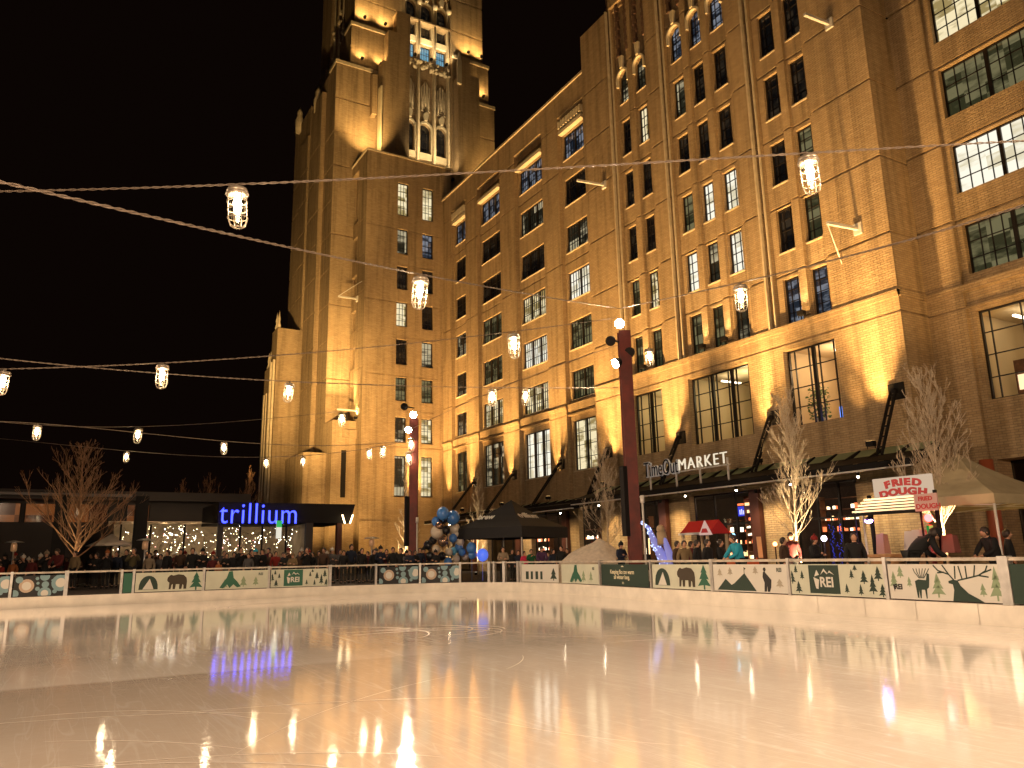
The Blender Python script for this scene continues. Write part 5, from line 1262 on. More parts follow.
m.quad((xs0, Yp+5, GZ), (x1, Yp+5, GZ), (x1, Yp+5, zr0+.3), (xs0, Yp+5, zr0+.3)); m.quad((xs0, Yp, zr0-.05), (x1, Yp, zr0-.05), (x1, Yp+5, zr0+.25), (xs0, Yp+5, zr0+.25)); m.quad((x1, Yp+.2, GZ), (x1, Yp+5, GZ), (x1, Yp+5, zr0), (x1, Yp+.2, zr0)); m.quad((xs0, Yp+.2, GZ), (xs0, Yp+5, GZ), (xs0, Yp+5, zr0), (xs0, Yp+.2, zr0))
m.build('interior', pbr('pav_interior', (.4, .3, .2), .8, noise=.3, nscale=1.5), pav)
for px in (135, 165, 195, 235, 275): x0 = onY(px, 540, Yp).x; spot((x0, Yp+.6, 3.5), (x0, Yp+5, 1.2), 260, (1, .76, .46), 130, .9, .2)
r5 = random.Random(31); fl = [glow('fairy_warm', (1, .82, .5), 16), glow('fairy_white', (1, .95, .85), 26), glow('fairy_pink', (1, .4, .4), 14)]
for k in range(14):
    px = 131+k*12.4 if k < 7 else 222+(k-7)*12; xx = onY(px, 540, Yp).x
    t = thing('fairy_light_string', (xx, Yp+1.2, 2.5), 'string of warm fairy lights hanging inside the restaurant glass', 'fairy lights', 'fairy light strings behind the restaurant glass')
    pts = [Vector((xx+r5.uniform(-.7, .7), Yp+.7+r5.uniform(0, 3), r5.uniform(1.4, 3.4))) for i in range(14)]
    m = MB(); m.tube(pts, .006, 3); m.build('wire', blackm, t)
    for ci in range(3):
        m = MB()
        for i in range(13):
            for q_ in range(2):
                if r5.random() < (.45, .3, .08)[ci]: c_ = pts[i].lerp(pts[i+1], r5.random())+Vector((r5.uniform(-.15, .15), 0, r5.uniform(-.1, .1))); m.ball(c_, r5.uniform(.009, .022), 4)
        if m.f: m.build('bulbs', fl[ci], t)
sg2 = thing('trillium_sign', (onY(219, 523, Yp).x, Yp-.3, zr0), 'glowing blue lowercase lettering mounted on the restaurant roof edge', 'sign')
blu = glow('neon_blue', (.035, .05, 1.0), 5.0); blc = glow('neon_core', (.13, .17, 1.0), 1.8)
xl, xr = onY(219, 515, Yp-.3).x, onY(296, 515, Yp-.3).x; zb = onY(258, 523.5, Yp-.35).z
o = text_mesh('lettering', 'trillium', 1.3, blu, sg2, (xl, Yp-.42, zb), (1, 0, 0), .05, bold=-.012, spacing=1.1); wid = max(v.co.x for v in o.data.vertices); k_ = (xr-xl)/wid
for v in o.data.vertices: v.co.x *= k_; v.co.z *= 1.22
o = text_mesh('lettering', 'trillium', 1.3, blc, sg2, (xl, Yp-.50, zb), (1, 0, 0), .01, bold=-.035, spacing=1.1)
for v in o.data.vertices: v.co.x *= k_; v.co.z *= 1.22
m = MB(); m.box(xl, xr, Yp-.36, Yp-.2, zb-.06, zb-.02); m.build('mount_rail', blackm, sg2)
for px, lab, a_ in ((343, 'left small bright spotlight under the pavilion roof end', 1), (352, 'right small bright spotlight under the pavilion roof end', -1)):
    p = onY(px, 520, Yp-.4); t = thing('spotlight', p, lab, 'spotlight'); m = MB(); m.bar(p+Vector((.12*a_, 0, -.2)), p+Vector((-.05*a_, 0, .3)), .07); m.build('tube', glow('spot_tube', (1, .75, .4), 6), t)
    m = MB(); m.bar(p+Vector((-.05*a_, .05, .28)), p+Vector((-.05*a_, .3, .5)), .04); m.build('mount', blackm, t)
# green / white hanging signs at pavilion door
t = thing('hanging_banner', onY(279, 530, Yp-.6), 'narrow green and white glowing banner near the restaurant door', 'banner sign')
p = onY(279, 530, Yp-.6); m = MB(); m.box(p.x-.14, p.x+.14, p.y, p.y+.06, p.z-.45, p.z+.5); m.build('panel', glow('banner_white_lit', (.9, .85, .7), .9), t); m = MB(); m.box(p.x-.145, p.x+.145, p.y-.01, p.y-.002, p.z+.15, p.z+.5); m.build('green_top', glow('banner_green_lit', (.05, .5, .12), .9), t)
m = MB(); m.tube([(p.x, p.y+.03, p.z+.5), (p.x, p.y+.03, zr0)], .015, 5); m.build('rod', blackm, t)
# long low building at the left, partly lit orange
lb = thing('low_building', (-8, 52, GZ), 'long dark low building behind the bare tree with orange lit wall bands', 'building')
Yl = 52.0; zt = onY(100, 501, Yl).z; zm = onY(60, 515, Yl).z
m = MB(); m.box(-60, onY(250, 520, Yl).x, Yl, Yl+14, zm+.9, zt+.6); m.box(-60, onY(250, 520, Yl).x, Yl+1.2, Yl+14, GZ, zm+.9); m.build('wall', pbr('dark_cladding', (.022, .013, .009), .7, noise=.3, nscale=.6), lb)
m = MB(); m.box(-60, onY(130, 520, Yl).x, Yl-.3, Yl, zt+.25, zt+.4); m.build('eaves', pbr('eaves_grey', (.12, .1, .09), .5), lb)
for k, (a, b) in enumerate(((-20, 18), (24, 54), (60, 108), (128, 150))):
    x0, x1 = onY(a, 520, Yl).x, onY(b, 520, Yl).x; m = MB(); m.quad((x0, Yl+1.15, zm-.35), (x1, Yl+1.15, zm-.35), (x1, Yl+1.15, zm+.7), (x0, Yl+1.15, zm+.7)); w = m.build('window', panemat('orange_glow_band_%d' % k, (.07, .018, .005), (.34, .10, .022), .42, .7, .5), lb)  # orange light on the wall put into glowing panels
    m = MB(); m.box(x0-.06, x0, Yl+1.0, Yl+1.14, zm-.4, zm+.7); m.box(x1, x1+.06, Yl+1.0, Yl+1.14, zm-.4, zm+.7); m.build('frame', blackm, w)

# steel columns standing before it
for px, lab in ((60, 'left dark steel column by the bare tree'), (140, 'black steel column left of the restaurant glass')):
    p = onY(px, 530, 43); m = MB(); m.box(p.x-.3, p.x+.3, 42.9, 43.2, GZ, 4.7); m.box(p.x-.4, p.x+.4, 42.8, 43.3, GZ, GZ+.15); o = m.build('steel_column', blackm, None, origin=(p.x, 43, GZ)); tag(o, lab, 'column')
# ================================================================ bare winter trees
barkw = pbr('bark_pale', (.5, .4, .28), .8, noise=.25, nscale=12); barkd = pbr('bark_brown', (.30, .16, .08), .85, noise=.3, nscale=10)
def tree(x, y, h, spread, label, mat, seed, nb=34, lean=0.0, up=.75, low=.22, tr=.07, group=None, thick=1.0, z0=GZ, tap=.9):
    r = random.Random(seed); t = thing('bare_tree', (x, y, z0), label, 'tree', group)
    pts = []; rad = []
    for i in range(13):
        f = i/12; pts.append(Vector((x+lean*f+.05*math.sin(f*7+seed), y+.05*math.cos(f*6+seed), z0+h*f*.98))); rad.append(max(.008, tr*(1-f)**.8))
    m = MB(); m.tube(pts, rad, 8); m.build('trunk', mat, t)
    m = MB()
    def branch(p, d, L, R_, lev):
        n_ = 5; P = [p]; dd = d.copy()
        for i in range(n_):
            dd = (dd+Vector((r.uniform(-.09, .09), r.uniform(-.09, .09), r.uniform(-.02, .12)*up))).normalized(); P.append(P[-1]+dd*L/n_)
        m.tube(P, [max(.0045, R_*(1-.8*i/n_)) for i in range(n_+1)], 4 if lev < 2 else 3, cap=False)
        if lev < 3:
            for k in range((5, 3, 2)[lev]):
                i = r.randint(1, n_-1) if lev else r.randint(1, n_); q = P[i]; ax = Vector((r.uniform(-1, 1), r.uniform(-1, 1), r.uniform(-.2, 1))).normalized()
                nd = (dd*1.0+ax*.55).normalized(); branch(q, nd, L*r.uniform(.35, .55), R_*.6, lev+1)
    for k in range(nb):
        f = low+(1-low)*(k+r.random())/nb; f = min(.97, f); i = int(f*12); p = pts[i].lerp(pts[min(12, i+1)], f*12-i)
        a = k*2.4+r.uniform(-.4, .4); el = .45+up*.6*f+.25*r.random(); L = spread*(1.1-tap*(f-low)/(1-low))*r.uniform(.75, 1.1)
        branch(p, Vector((math.cos(a)*math.cos(el), math.sin(a)*math.cos(el), math.sin(el))), L, tr*.33*(1.15-f)*thick, 0)
    m.build('crown', mat, t); return t
def tspec(px, ptop, d=None, X=None, ybase=556):
    p = dep(px, ybase, d) if d else onX(px, ybase, X); q = dep(px, ptop, d) if d else onX(px, ptop, X); return p.x, p.y, q.z-GZ
x, y, h = tspec(75, 440, d=36); tree(x, y, h*.97, 2.6, 'wide bare tree standing alone at the left against black sky', barkd, 5, 48, up=.7, low=.2, tr=.12, thick=1.1)
x, y, h = tspec(799, 402, X=20.2); tree(x, y, h, 1.35, 'slim bare tree between the kiosk and the fried dough stall', barkw, 11, 50, up=1.1, low=.24, tr=.055, tap=.6, thick=.8); T2 = (x, y)
x, y, h = tspec(948, 392, X=19.0); tree(x, y, h, 1.3, 'bare tree rising behind the fried dough stall, brightly lit low down', barkw, 23, 60, up=1.2, low=.3, tr=.065, tap=.55, thick=.8); T3 = (x, y)
x, y, h = tspec(608, 452, X=21.5); tree(x, y, h, 1.3, 'small lit bare tree left of the tall red post', barkw, 37, 46, up=1.0, low=.25, tr=.045, tap=.6, thick=.8); T4 = (x, y)
x, y, h = tspec(478, 470, X=24.0); tree(x, y, h, 1.3, 'small lit bare tree behind the black canopy tent', barkw, 41, 30, up=1.0, low=.2, tr=.05); T5 = (x, y)
x, y, h = tspec(406, 455, d=44); tree(x, y, h, 1.0, 'pale lit birch just left of the far red post', barkw, 43, 40, up=1.4, low=.05, tr=.09, thick=1.6); T6 = (x, y)
x, y, h = tspec(448, 495, d=40); tree(x, y, h*.55, .7, 'little lit bare tree in front of the balloon column', barkw, 47, 20, up=1.0, low=.3, tr=.03); T7 = (x, y); T1 = (dep(75, 556, 36).x, dep(75, 556, 36).y)
for k, (px, pt, lab) in enumerate(((178, 484, 'left of three bare trees behind the restaurant roof'), (205, 478, 'middle of three bare trees behind the restaurant roof'), (245, 470, 'right and tallest of three bare trees behind the restaurant roof'))):
    x, y, h = tspec(px, pt, d=58); tree(x, y, h, 2.6, lab, barkd, 50+k, 26, up=1.4, tr=.12, group='bare trees behind the restaurant', thick=1.4)
upl = thing('ground_uplight', (0, 0, 0), 'small black uplight at the foot of a bare tree', 'floodlight', 'uplights under the bare trees'); upl['_o'] = (0, 0, 0)
m = MB(); m.lathe([(.09, 0), (.1, .04), (.07, .16)], (0, 0, 0), 10); m.build('housing', blackm, upl); m = MB(); m.lathe([(.06, .161), (.06, .165)], (0, 0, 0), 10); m.build('lens', glow('uplight_lens', WHITE, 4), upl)
for k, ((x, y), pw, hh) in enumerate(((T2, 2200, 2.2), (T3, 3200, 2.4), (T4, 3000, 2.0), (T5, 1800, 2.2), (T6, 2000, 2.6), (T7, 300, 1.6), (T1, 350, 4.2))):
    o = upl if k == 0 else copy_tree(upl); o.location = (x-.55, y-.75, GZ); spot((x-.55, y-.75, GZ+.2), (x, y, GZ+hh), pw, (1, .74, .40), 62, .9, .05)

# ================================================================ people
skin = pbr('skin', (.50, .27, .17), .55); hairm = pbr('hair_dark', (.03, .018, .012), .6)
def skinmesh(nodes, edges, sub=1):
    me = bpy.data.meshes.new('tmp'); me.from_pydata([n[0] for n in nodes], edges, []); o = bpy.data.objects.new('tmp', me); C.objects.link(o)
    o.modifiers.new('s', 'SKIN'); 
    for i, n in enumerate(nodes): me.skin_vertices[0].data[i].radius = (n[1], n[1] if len(n) < 3 else n[2])
    me.skin_vertices[0].data[0].use_root = True
    if sub: sm_ = o.modifiers.new('u', 'SUBSURF'); sm_.levels = sub; sm_.render_levels = sub
    bpy.context.view_layer.update(); dg = bpy.context.evaluated_depsgraph_get(); r = bpy.data.meshes.new_from_object(o.evaluated_get(dg)); bpy.data.objects.remove(o)
    V = [tuple(v.co) for v in r.vertices]; Fc = [tuple(p.vertices) for p in r.polygons]; return V, Fc
def add_sk(m, VF):
    b = len(m.v); m.v += VF[0]; m.f += [tuple(b+i for i in f) for f in VF[1]]; m.smooth += [True]*len(VF[1])
def proto(pose):
    J = dict(pel=(0, 0, .95), wai=(0, 0, 1.1), che=(0, 0, 1.3), neck=(0, 0, 1.47), head=(0, -.01, 1.58),
             shL=(-.18, 0, 1.41), shR=(.18, 0, 1.41), elL=(-.26, .03, 1.13), elR=(.26, .03, 1.13), wrL=(-.24, -.08, .9), wrR=(.24, -.08, .9),
             hL=(-.09, 0, .9), hR=(.09, 0, .9), kL=(-.1, -.02, .5), kR=(.1, -.02, .5), aL=(-.1, .02, .09), aR=(.1, .02, .09), tL=(-.12, -.15, .04), tR=(.12, -.15, .04))
    J = {k: Vector(v) for k, v in J.items()}
    def rot(keys, a, o):
        for k in keys:
            v = J[k]-o; J[k] = Vector((v.x, v.y*math.cos(a)-v.z*math.sin(-a)*-1 if False else v.y*math.cos(a)-v.z*math.sin(a), v.y*math.sin(a)+v.z*math.cos(a)))+o
    upper = ['wai', 'che', 'neck', 'head', 'shL', 'shR', 'elL', 'elR', 'wrL', 'wrR']
    if pose == 'lean': rot(upper, .35, J['pel'].copy()); J['elL'] = Vector((-.27, -.3, 1.12)); J['elR'] = Vector((.27, -.3, 1.12)); J['wrL'] = Vector((-.12, -.5, 1.0)); J['wrR'] = Vector((.12, -.5, 1.0))
    if pose == 'phone': J['elR'] = Vector((.27, -.14, 1.2)); J['wrR'] = Vector((.12, -.34, 1.42)); J['elL'] = Vector((-.27, -.12, 1.18)); J['wrL'] = Vector((-.06, -.33, 1.38))
    if pose == 'fold': J['wrL'] = Vector((.06, -.24, 1.15)); J['wrR'] = Vector((-.06, -.26, 1.2)); J['elL'] = Vector((-.27, -.06, 1.12)); J['elR'] = Vector((.27, -.06, 1.12))
    if pose == 'bend': rot(upper, .95, J['pel'].copy()); J['elL'] = J['shL']+Vector((-.05, -.08, -.27)); J['elR'] = J['shR']+Vector((.05, -.08, -.27)); J['wrL'] = J['elL']+Vector((.03, -.2, -.1)); J['wrR'] = J['elR']+Vector((-.03, -.2, -.1))
    ks = list(J); ix = {k: i for i, k in enumerate(ks)}
    E = [('pel', 'wai'), ('wai', 'che'), ('che', 'neck'), ('neck', 'head'), ('che', 'shL'), ('che', 'shR'), ('shL', 'elL'), ('elL', 'wrL'), ('shR', 'elR'), ('elR', 'wrR'), ('pel', 'hL'), ('pel', 'hR'), ('hL', 'kL'), ('kL', 'aL'), ('aL', 'tL'), ('hR', 'kR'), ('kR', 'aR'), ('aR', 'tR')]
    rad = dict(pel=.13, wai=.12, che=.14, neck=.055, head=.06, shL=.06, shR=.06, elL=.042, elR=.042, wrL=.03, wrR=.03, hL=.085, hR=.085, kL=.06, kR=.06, aL=.042, aR=.042, tL=.035, tR=.035)
    m = MB(); add_sk(m, skinmesh([(tuple(J[k]), rad[k]) for k in ks], [(ix[a], ix[b]) for a, b in E]))
    ud = (J['head']-J['neck']).normalized(); hc = J['head']+ud*.05; fd = Vector((0, -1, 0)); fd = (fd-ud*fd.dot(ud)).normalized()
    if pose in ('lean', 'bend'): fd = (fd+ud*.25).normalized()
    m.ball(hc, .105, 10, (.82, .95, 1.18)); m.ball(hc+fd*.1-Vector((0, 0, .005)), .018, 5, (1, 1.2, 1.4))
    for s_ in (-1, 1): m.ball(hc+Vector((s_*.088, 0, 0)), .022, 5, (.5, 1, 1.4)); m.ball(hc+fd*.088+Vector((s_*.034, 0, .015)), .011, 5)
    m.bar(hc+fd*.092+Vector((-.025, 0, -.045)), hc+fd*.092+Vector((.025, 0, -.045)), .01)
    for s_ in ('L', 'R'):                     # palm, four fingers and a thumb
        w = J['wr'+s_]; d = (w-J['el'+s_]).normalized(); sd = Vector((0, 0, 1)).cross(d); sd = sd.normalized() if sd.length > .1 else Vector((1, 0, 0)); nn = d.cross(sd)
        m.tube([w-d*.02, w+d*.03, w+d*.085], [.026, .036, .034], 8)
        for k, L in enumerate((.062, .072, .068, .052)):
            b = w+d*.08+sd*(.026-.0173*k); m.tube([b, b+d*L*.5-nn*.006, b+d*L*.9-nn*.022], [.0095, .0085, .006], 5)
        b = w+d*.03+sd*.03; m.tube([b, b+sd*.028+d*.03, b+sd*.03+d*.058-nn*.01], [.011, .01, .007], 5)
    root = m.build('person', skin); root['_o'] = (0, 0, 0)
    tk = ['pel', 'wai', 'che', 'neck', 'shL', 'shR', 'elL', 'elR', 'wrL', 'wrR']; ti = {k: i for i, k in enumerate(tk)}
    crad = dict(pel=.175, wai=.16, che=.185, neck=.1, shL=.09, shR=.09, elL=.068, elR=.068, wrL=.052, wrR=.052)
    J2 = {k: J[k].copy() for k in tk}; J2['pel'] = J['pel']-Vector((0, 0, .1)); J2['neck'] = J['neck']-ud*.04
    m = MB(); add_sk(m, skinmesh([(tuple(J2[k]), crad[k]) for k in tk], [(ti[a], ti[b]) for a, b in (('pel', 'wai'), ('wai', 'che'), ('che', 'neck'), ('che', 'shL'), ('che', 'shR'), ('shL', 'elL'), ('elL', 'wrL'), ('shR', 'elR'), ('elR', 'wrR'))]))
    m.tube([J['neck']-ud*.06, J['neck']+ud*.03], [.095, .08], 10); m.build('coat', blackm, root)
    lk = ['pel', 'hL', 'hR', 'kL', 'kR', 'aL', 'aR']; li = {k: i for i, k in enumerate(lk)}; lr = dict(pel=.14, hL=.1, hR=.1, kL=.075, kR=.075, aL=.062, aR=.062)
    m = MB(); add_sk(m, skinmesh([(tuple(J[k]), lr[k]) for k in lk], [(li[a], li[b]) for a, b in (('pel', 'hL'), ('pel', 'hR'), ('hL', 'kL'), ('hR', 'kR'), ('kL', 'aL'), ('kR', 'aR'))])); m.build('trousers', blackm, root)
    m = MB(); m.tube([J['aL']+Vector((0, .04, -.05)), J['tL']], [.062, .05], 8); m.tube([J['aR']+Vector((0, .04, -.05)), J['tR']], [.062, .05], 8); m.build('shoes', blackm, root)
    R3 = ud.to_track_quat('Z', 'Y').to_matrix()
    h = MB(); h.lathe([(.112, .0), (.118, .03), (.112, .08), (.07, .135), (.02, .155)], (0, 0, 0), 12); h.ball((0, 0, .175), .032, 6); h.v = [tuple(R3@Vector(v)+hc+ud*.01-fd*.008) for v in h.v]; h.build('hat', blackm, root)
    h = MB(); h.ball((0, 0, 0), .118, 9, (.9, .98, 1.1)); h.v = [tuple(R3@Vector(v)+hc-fd*.028+ud*.016) for v in h.v]; h.build('hair', hairm, root)
    return root
PRO = {k: proto(k) for k in ('stand', 'lean', 'phone', 'fold', 'bend')}
COL = {}
def cloth(name, c):
    if name not in COL: COL[name] = pbr('cloth_'+name.replace(' ', '_'), c, .85)
    return COL[name]
CC = dict(black=(.012, .011, .012), navy=(.02, .03, .07), brown=(.12, .06, .03), maroon=(.2, .02, .02), olive=(.16, .13, .05), tan=(.4, .27, .13), beige=(.5, .38, .25), grey=(.16, .15, .15), red=(.5, .03, .02), pink=(.8, .04, .12), teal=(.02, .35, .5), white=(.6, .55, .48), yellow=(.6, .4, .05), green=(.03, .25, .1), purple=(.14, .05, .16), orange=(.6, .18, .04), blue=(.05, .14, .4))
CC = {k: tuple(c*(.45 if k not in ('teal', 'pink', 'yellow', 'white') else .8) for c in v) for k, v in CC.items()}
used = set()
def person(loc, s_, rz, pose, coat, hat, label, trousers='black'):
    src = PRO[pose]
    if pose in used: o = copy_tree(src)
    else: o = src; used.add(pose)
    o.location = loc; o.rotation_euler = (0, 0, rz); o.scale = (s_, s_, s_); tag(o, label, 'person')
    for ch in list(o.children):
        k = ch.name.split('.')[0]
        if (k == 'hat' and hat is None): bpy.data.objects.remove(ch); continue
        mt = {'coat': cloth(coat, CC[coat]), 'trousers': cloth(trousers, CC[trousers]), 'hat': cloth(hat, CC[hat]) if hat else None, 'shoes': blackm, 'hair': hairm}.get(k)
        if mt: ch.material_slots[0].link = 'OBJECT'; ch.material_slots[0].material = mt
    return o
LM = [(14, 'far left heater'), (75, 'wide bare tree'), (111, 'patio umbrella'), (145, 'second heater'), (218, 'blue lettering column'), (279, 'green lit banner'), (338, 'pavilion end column'),
      (372, 'third heater'), (413, 'far red post'), (445, 'balloon column'), (490, 'rink gate'), (582, 'big snow heap'), (632, 'tall red post'), (709, 'red kiosk'), (795, 'slim bare tree'), (900, 'fried dough stall'), (972, 'cream canopy tent pole')]
# picture column, head top row, depth behind the camera, pose, coat, hat
PP = [(4, 563, 35, 'lean', 'red', None), (14, 559, 35.2, 'stand', 'orange', None), (24, 555, 35.5, 'phone', 'black', 'white'), (33, 557, 35, 'stand', 'maroon', None), (41, 554, 36, 'fold', 'brown', 'white'), (47, 551, 35.4, 'phone', 'black', 'beige'),
      (61, 549, 34.8, 'lean', 'maroon', 'green'), (76, 550.5, 35, 'stand', 'tan', 'red'), (97, 553, 36, 'fold', 'black', None), (108, 550, 35.6, 'phone', 'black', 'orange'), (117, 551, 37, 'stand', 'navy', None), (127, 549, 38, 'stand', 'black', None),
      (134, 547.5, 35, 'phone', 'olive', None), (150, 552.5, 35.3, 'stand', 'beige', 'beige'), (161, 554, 37, 'stand', 'grey', None), (168, 550, 36.5, 'stand', 'black', 'black'), (181, 548.5, 37, 'stand', 'brown', None), (193, 547.5, 36.6, 'stand', 'black', 'black'), (203, 548.5, 36.8, 'fold', 'black', 'black'),
      (213, 555, 36, 'stand', 'maroon', None), (219, 560, 34.6, 'stand', 'orange', 'orange'), (227, 553, 37, 'fold', 'black', None), (235, 552, 36.4, 'stand', 'black', None), (241, 547, 36, 'phone', 'black', None), (249, 553, 35, 'stand', 'grey', 'white'), (256, 549, 36, 'phone', 'black', 'teal'),
      (263, 549, 36.4, 'fold', 'black', None), (270, 552, 38, 'stand', 'brown', None), (276, 551, 37, 'stand', 'red', None), (285, 552.5, 36, 'fold', 'black', None), (293, 553, 35, 'fold', 'tan', 'tan'), (300, 551, 37, 'stand', 'brown', None), (307, 547, 36, 'phone', 'black', None), (313, 552, 37, 'stand', 'black', None),
      (324, 547.5, 36, 'stand', 'brown', 'beige'), (332, 548, 36.3, 'fold', 'grey', 'white'), (344, 550, 36, 'stand', 'black', 'maroon'), (351.5, 544, 37, 'stand', 'navy', None), (362, 548, 36, 'stand', 'black', 'black'), (374, 549, 36.5, 'stand', 'black', None), (380.5, 546, 36.5, 'fold', 'navy', 'black'), (386.5, 549, 37, 'phone', 'maroon', None), (393, 547, 36.5, 'stand', 'black', None)]
rr_ = random.Random(77)
for px in range(400, 436, 5): PP.append((px+rr_.uniform(-1.5, 1.5), 547.5+rr_.uniform(-1, 3), 36+rr_.uniform(-.5, 3), rr_.choice(['stand', 'fold', 'phone']), rr_.choice(['black', 'navy', 'black', 'brown', 'maroon', 'grey']), rr_.choice([None, None, 'black'])))
for k in range(44):
    px = 3+k*9.6+rr_.uniform(-3, 3); PP.append((px, 548.5+(5 if px < 130 else 0)+rr_.uniform(-1, 4), 38.5+rr_.uniform(-.6, 3.5), rr_.choice(['stand', 'fold', 'phone']), rr_.choice(['black', 'black', 'navy', 'brown', 'grey', 'maroon']), rr_.choice([None, None, 'black', 'grey', 'red', 'white'])))
PP += [(503, 546.5, 33.5, 'fold', 'beige', None), (512, 549, 35, 'stand', 'black', 'white'), (518, 550, 35, 'stand', 'navy', None), (524, 551, 34.5, 'stand', 'pink', 'black'), (531, 549, 34, 'phone', 'green', None), (541, 547, 33, 'lean', 'purple', 'purple'), (548, 552, 34.5, 'stand', 'grey', None), (553, 549, 34, 'stand', 'navy', 'yellow'), (561, 545.5, 33.5, 'stand', 'black', None), (567, 548, 34.5, 'fold', 'brown', None),
       (592, 543, 33, 'phone', 'black', 'red'), (620.5, 542, 30, 'fold', 'navy', 'black')]
GL = 'crowd watching from behind the barrier'
cnt = {}
def where(px):
    best = min(LM, key=lambda q: abs(q[0]-px)); side = 'left' if px < best[0] else 'right'; return best, side
PL = sorted(PP, key=lambda q: q[0]); orders = {}
for q in PL: b, s_ = where(q[0]); orders.setdefault((b[1], s_), []).append(q)
ORD = ['first', 'second', 'third', 'fourth', 'fifth', 'sixth', 'seventh', 'eighth', 'ninth', 'tenth', 'eleventh', 'twelfth', 'thirteenth', 'fourteenth', 'fifteenth', 'sixteenth']
for q in PL:
    px, yt, d, pose, coat, hat = q; b, sd = where(px); lst = sorted(orders[(b[1], sd)], key=lambda k: abs(k[0]-b[0])); n_ = lst.index(q)
    top = dep(px, yt, d); base = Vector((top.x, top.y, GZ)); H = top.z-GZ; hh = {'stand': 1.78, 'phone': 1.78, 'fold': 1.78, 'lean': 1.7, 'bend': 1.4}[pose]; s_ = H/hh
    lab = 'person in %s coat%s, %s %s of the %s' % (coat, ' and %s hat' % hat if hat else '', ORD[min(n_, 15)], sd, b[1])
    o = person(base, s_, rr_.uniform(-.6, .6)-AZ*.6, pose, coat, hat, lab); o['group'] = GL
SP = [(908, 529, 16.8, 'bend', 'black', 'black', 1.05, 'person in black coat bending over the fried dough stall counter'), (992, 529, 17.0, 'lean', 'black', None, -1.9, 'person in black coat leaning under the cream canopy tent'), (1006, 529, 18, 'stand', 'black', None, .5, 'person in black coat at the right frame edge behind the leaning one'),
      (853, 532, 18.3, 'stand', 'black', None, -.9, 'person in black coat with red lit face left of the stall'), (814, 541, 20.5, 'fold', 'black', 'red', .2, 'person with red hat beside the round white lamp'), (783, 540, 21.5, 'stand', 'brown', None, .3, 'person in brown coat beside the red globe lamp'), (790, 532, 24, 'stand', 'maroon', None, -.6, 'person in maroon coat behind the slim bare tree'),
      (739, 536, 19.8, 'lean', 'teal', 'teal', -1.8, 'person in bright teal jacket and hood by the kiosk gable'), (707, 540, 21.5, 'stand', 'black', 'yellow', .2, 'person with yellow hat under the red kiosk roof'), (720, 541, 23, 'fold', 'black', None, .4, 'person in black inside the kiosk right of the yellow hat'),
      (677, 543, 24, 'stand', 'brown', None, .3, 'person in brown coat left of the red kiosk beside the winged sculpture'), (684, 544, 23.5, 'stand', 'tan', None, -.5, 'person in tan coat close to the left kiosk post'), (691, 542, 25, 'fold', 'maroon', None, .4, 'person in maroon coat behind the left kiosk post'), (697, 546, 23, 'stand', 'black', None, .4, 'person in black coat at the left kiosk post')]
for px, yt, d, pose, coat, hat, rz, lab in SP:
    bp_ = seg_hit(px); d = max(d, float(np.dot(np.array([bp_.x, bp_.y, 1.5])-CAM, fw_))+(.75 if pose != 'lean' else .95))
    top = dep(px, yt, d); H = top.z-GZ; s_ = min(1.14, max(.8, H/({'lean': 1.66, 'bend': 1.45}.get(pose, 1.78)))); person(Vector((top.x, top.y, GZ)), s_, rz, pose, coat, hat, lab)
for k, o in list(PRO.items()):
    if k not in used:
        for ch in list(o.children): bpy.data.objects.remove(ch)
        bpy.data.objects.remove(o)
spot((17.0, 10.4, 2.1), (16.4, 11.2, 1.6), 6, (1, .12, .08), 120, .8, .05)
# ================================================================ facade floodlighting
A1 = 60
for k, y in enumerate((19.5, 25.35, 31.95, 37.3)):
    washer(28.0, y, 5.32, (29.0, y, 9.9), 5200, 37, lab='black floodlight on the canopy below brick pier %s' % ('nearest the corner', 'left of the window with the plant', 'above the market lettering', 'right of the wing')[k])
    spots.append(spot((25.6, y, 4.9), (29.6, y, 25), 16500, SOD, 66, 1.0, .15))
for k, y in enumerate((44.5, 50.9, 57.4, 61.9)):
    washer(28.75, y, 5.05, (29.75, y, 9.6), 5200, 35, lab='black floodlight on the wing canopy below the %s pier' % ('first', 'second', 'third', 'last')[k])
    spots.append(spot((26.2, y, 4.9), (30.3, y, 25), 16500, SOD, 66, 1.0, .15))
spots.append(spot((26.2, 40.2, 4.9), (30.3, 41, 26), 9000, SOD, 60, 1.0, .15))
for k, y in enumerate((19.2, 20.4, 24.9, 25.8, 31.5, 32.4, 36.6, 38.2)): spots.append(spot((27.9, y, 5.7), (29.0, y, 10.0), 1100, SOD, 46, 1.0, .1))
# ledge lamps between the paired and tripled windows
for k, y in enumerate((34.07, 29.18, 27.6, 22.76)):
    washer(28.78, y, 11.82, (29.05, y, 15), 260, 75, col=(1, .7, .34), lab='small floodlight on the cornice between windows %s' % ('of the far pair', 'far side of the triple', 'near side of the triple', 'of the near pair')[k])
# recessed near wing
spots.append(spot((28.0, 12.8, 5.0), (31.0, 16.2, 16), 2600, SOD, 70, 1.0, .15))
spots.append(spot((28.5, 6, 5.0), (31.0, 12, 18), 2400, SOD, 75, 1.0, .15))
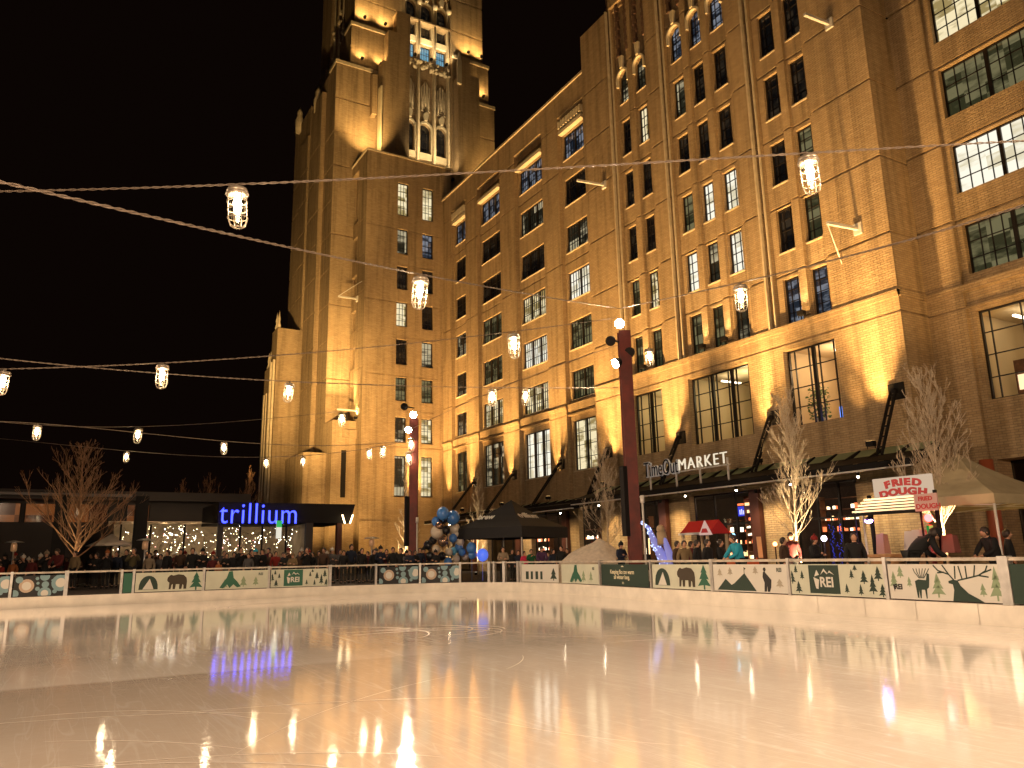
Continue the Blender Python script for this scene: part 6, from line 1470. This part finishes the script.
# tower
def tl(loc, tgt, p, ang=60, col=SOD, lab=None):
    o = copy_tree(fit); o.location = (loc[0], loc[1], loc[2]-.36); o['label'] = lab or 'floodlight'; o['group'] = 'floodlights on the tower'
    return spot(loc, tgt, p, col, ang, .9, .12)
GOLD = (1, .63, .23)
tl((20.9, 65.2, 13.6), (21.3, 67.0, 26), 5200, 80, GOLD, 'floodlight on the base block below the bright tower strip')
tl((21.9, 64.2, 13.6), (22.4, 66.4, 21), 1500, 90, GOLD, 'floodlight on the base block below the tower corner windows')
tl((23.2, 64.6, 39.1), (23.2, 67.6, 45), 5200, 80, GOLD, 'floodlight on the lower block roof lighting the left tower strip')
tl((36.7, 64.8, 35.6), (36.9, 67.6, 44), 7500, 80, GOLD, 'floodlight on the wing roof lighting the right tower strip')
for k, x in enumerate((28.35, 30.2, 32.0)):
    tl((x, 65.6, 39.1), (x, 68.2, 45), 1500, 70, (1, .74, .4), '%s floodlight below the tower arches' % ('left', 'middle', 'right')[k])
    tl((x, 67.0, 53.1), (x, 68.2, 58), 1000, 110, (1, .76, .42), '%s floodlight above the carved tower band' % ('left', 'middle', 'right')[k])
for x, z, nm, p in ((22.6, 50.3, 'first left', 420), (24.6, 50.3, 'inner first left', 420), (36.4, 50.3, 'first right', 420), (22.8, 55.1, 'second left', 750), (25.0, 55.1, 'inner second left', 750), (34.6, 55.1, 'inner second right', 700), (36.2, 55.1, 'second right', 700)):
    tl((x, 66.9, z+.36), (x, 68.6, z+4.5), p, 130, GOLD, 'floodlight on the %s tower setback' % nm)
# long throws from the plaza and the restaurant roof on to the shaft, the lower block and the west side
spots.append(spot((13.5, 45.5, 5.6), (22.5, 67, 30), 9000, GOLD, 34, 1.0, .3))
spots.append(spot((9.0, 46.5, 5.6), (20.4, 74, 20), 85000, GOLD, 44, 1.0, .3))
spots.append(spot((9.5, 46.5, 5.6), (20.4, 73, 46), 50000, GOLD, 30, 1.0, .3))
spots.append(spot((20.5, 48.0, 5.2), (26.0, 63.2, 14), 19000, SOD, 62, 1.0, .3))
spots.append(spot((20.5, 48.0, 5.2), (26.3, 63.2, 33), 6500, SOD, 34, 1.0, .3))
spots.append(spot((22.0, 56.0, 1.0), (25, 63.3, 5), 2600, SOD, 90, 1.0, .2))
spots.append(spot((16.5, 62.5, 1.0), (20.6, 66.0, 9), 2600, GOLD, 85, 1.0, .2))
spots.append(spot((19.8, 61.0, 1.0), (22.2, 64.8, 9), 1800, GOLD, 70, 1.0, .2))
# return wall, brightened by an added spot at the unseen near post
spots.append(spot((15.2, -1.6, 9.5), (30, 18.2, 14), 4500, SOD, 50, 1.0, .2))

# ================================================================ world and camera
w = bpy.data.worlds.new('World'); scn.world = w; w.use_nodes = True
bg = w.node_tree.nodes['Background']; bg.inputs[0].default_value = (.0030, .0014, .0009, 1); bg.inputs[1].default_value = 1.0
cam = bpy.data.cameras.new('camera'); co = bpy.data.objects.new('camera', cam); C.objects.link(co)
M = Matrix(((RT[0], UP[0], -fw_[0], 0), (RT[1], UP[1], -fw_[1], 0), (RT[2], UP[2], -fw_[2], EYE), (0, 0, 0, 1)))
co.matrix_world = M; cam.sensor_width = 36; cam.lens = 36*F/1024; cam.clip_end = 6000; cam.clip_start = .05
scn.camera = co
scn.view_settings.view_transform = 'Standard'; scn.view_settings.look = 'None'; scn.view_settings.exposure = 0.0; scn.view_settings.gamma = 1; scn.view_settings.use_curve_mapping = False
scn.render.filter_size = 1.05; cy_ = scn.cycles; cy_.use_denoising = True; cy_.max_bounces = 6; cy_.diffuse_bounces = 2; cy_.glossy_bounces = 4; cy_.transparent_max_bounces = 12; cy_.transmission_bounces = 4
cy_.sample_clamp_indirect = 12; cy_.use_light_tree = True; cy_.caustics_reflective = False; cy_.caustics_refractive = False
try: cy_.denoiser = 'OPENIMAGEDENOISE'
except Exception: pass
for o in bpy.data.objects:
    if '_o' in o: del o['_o']
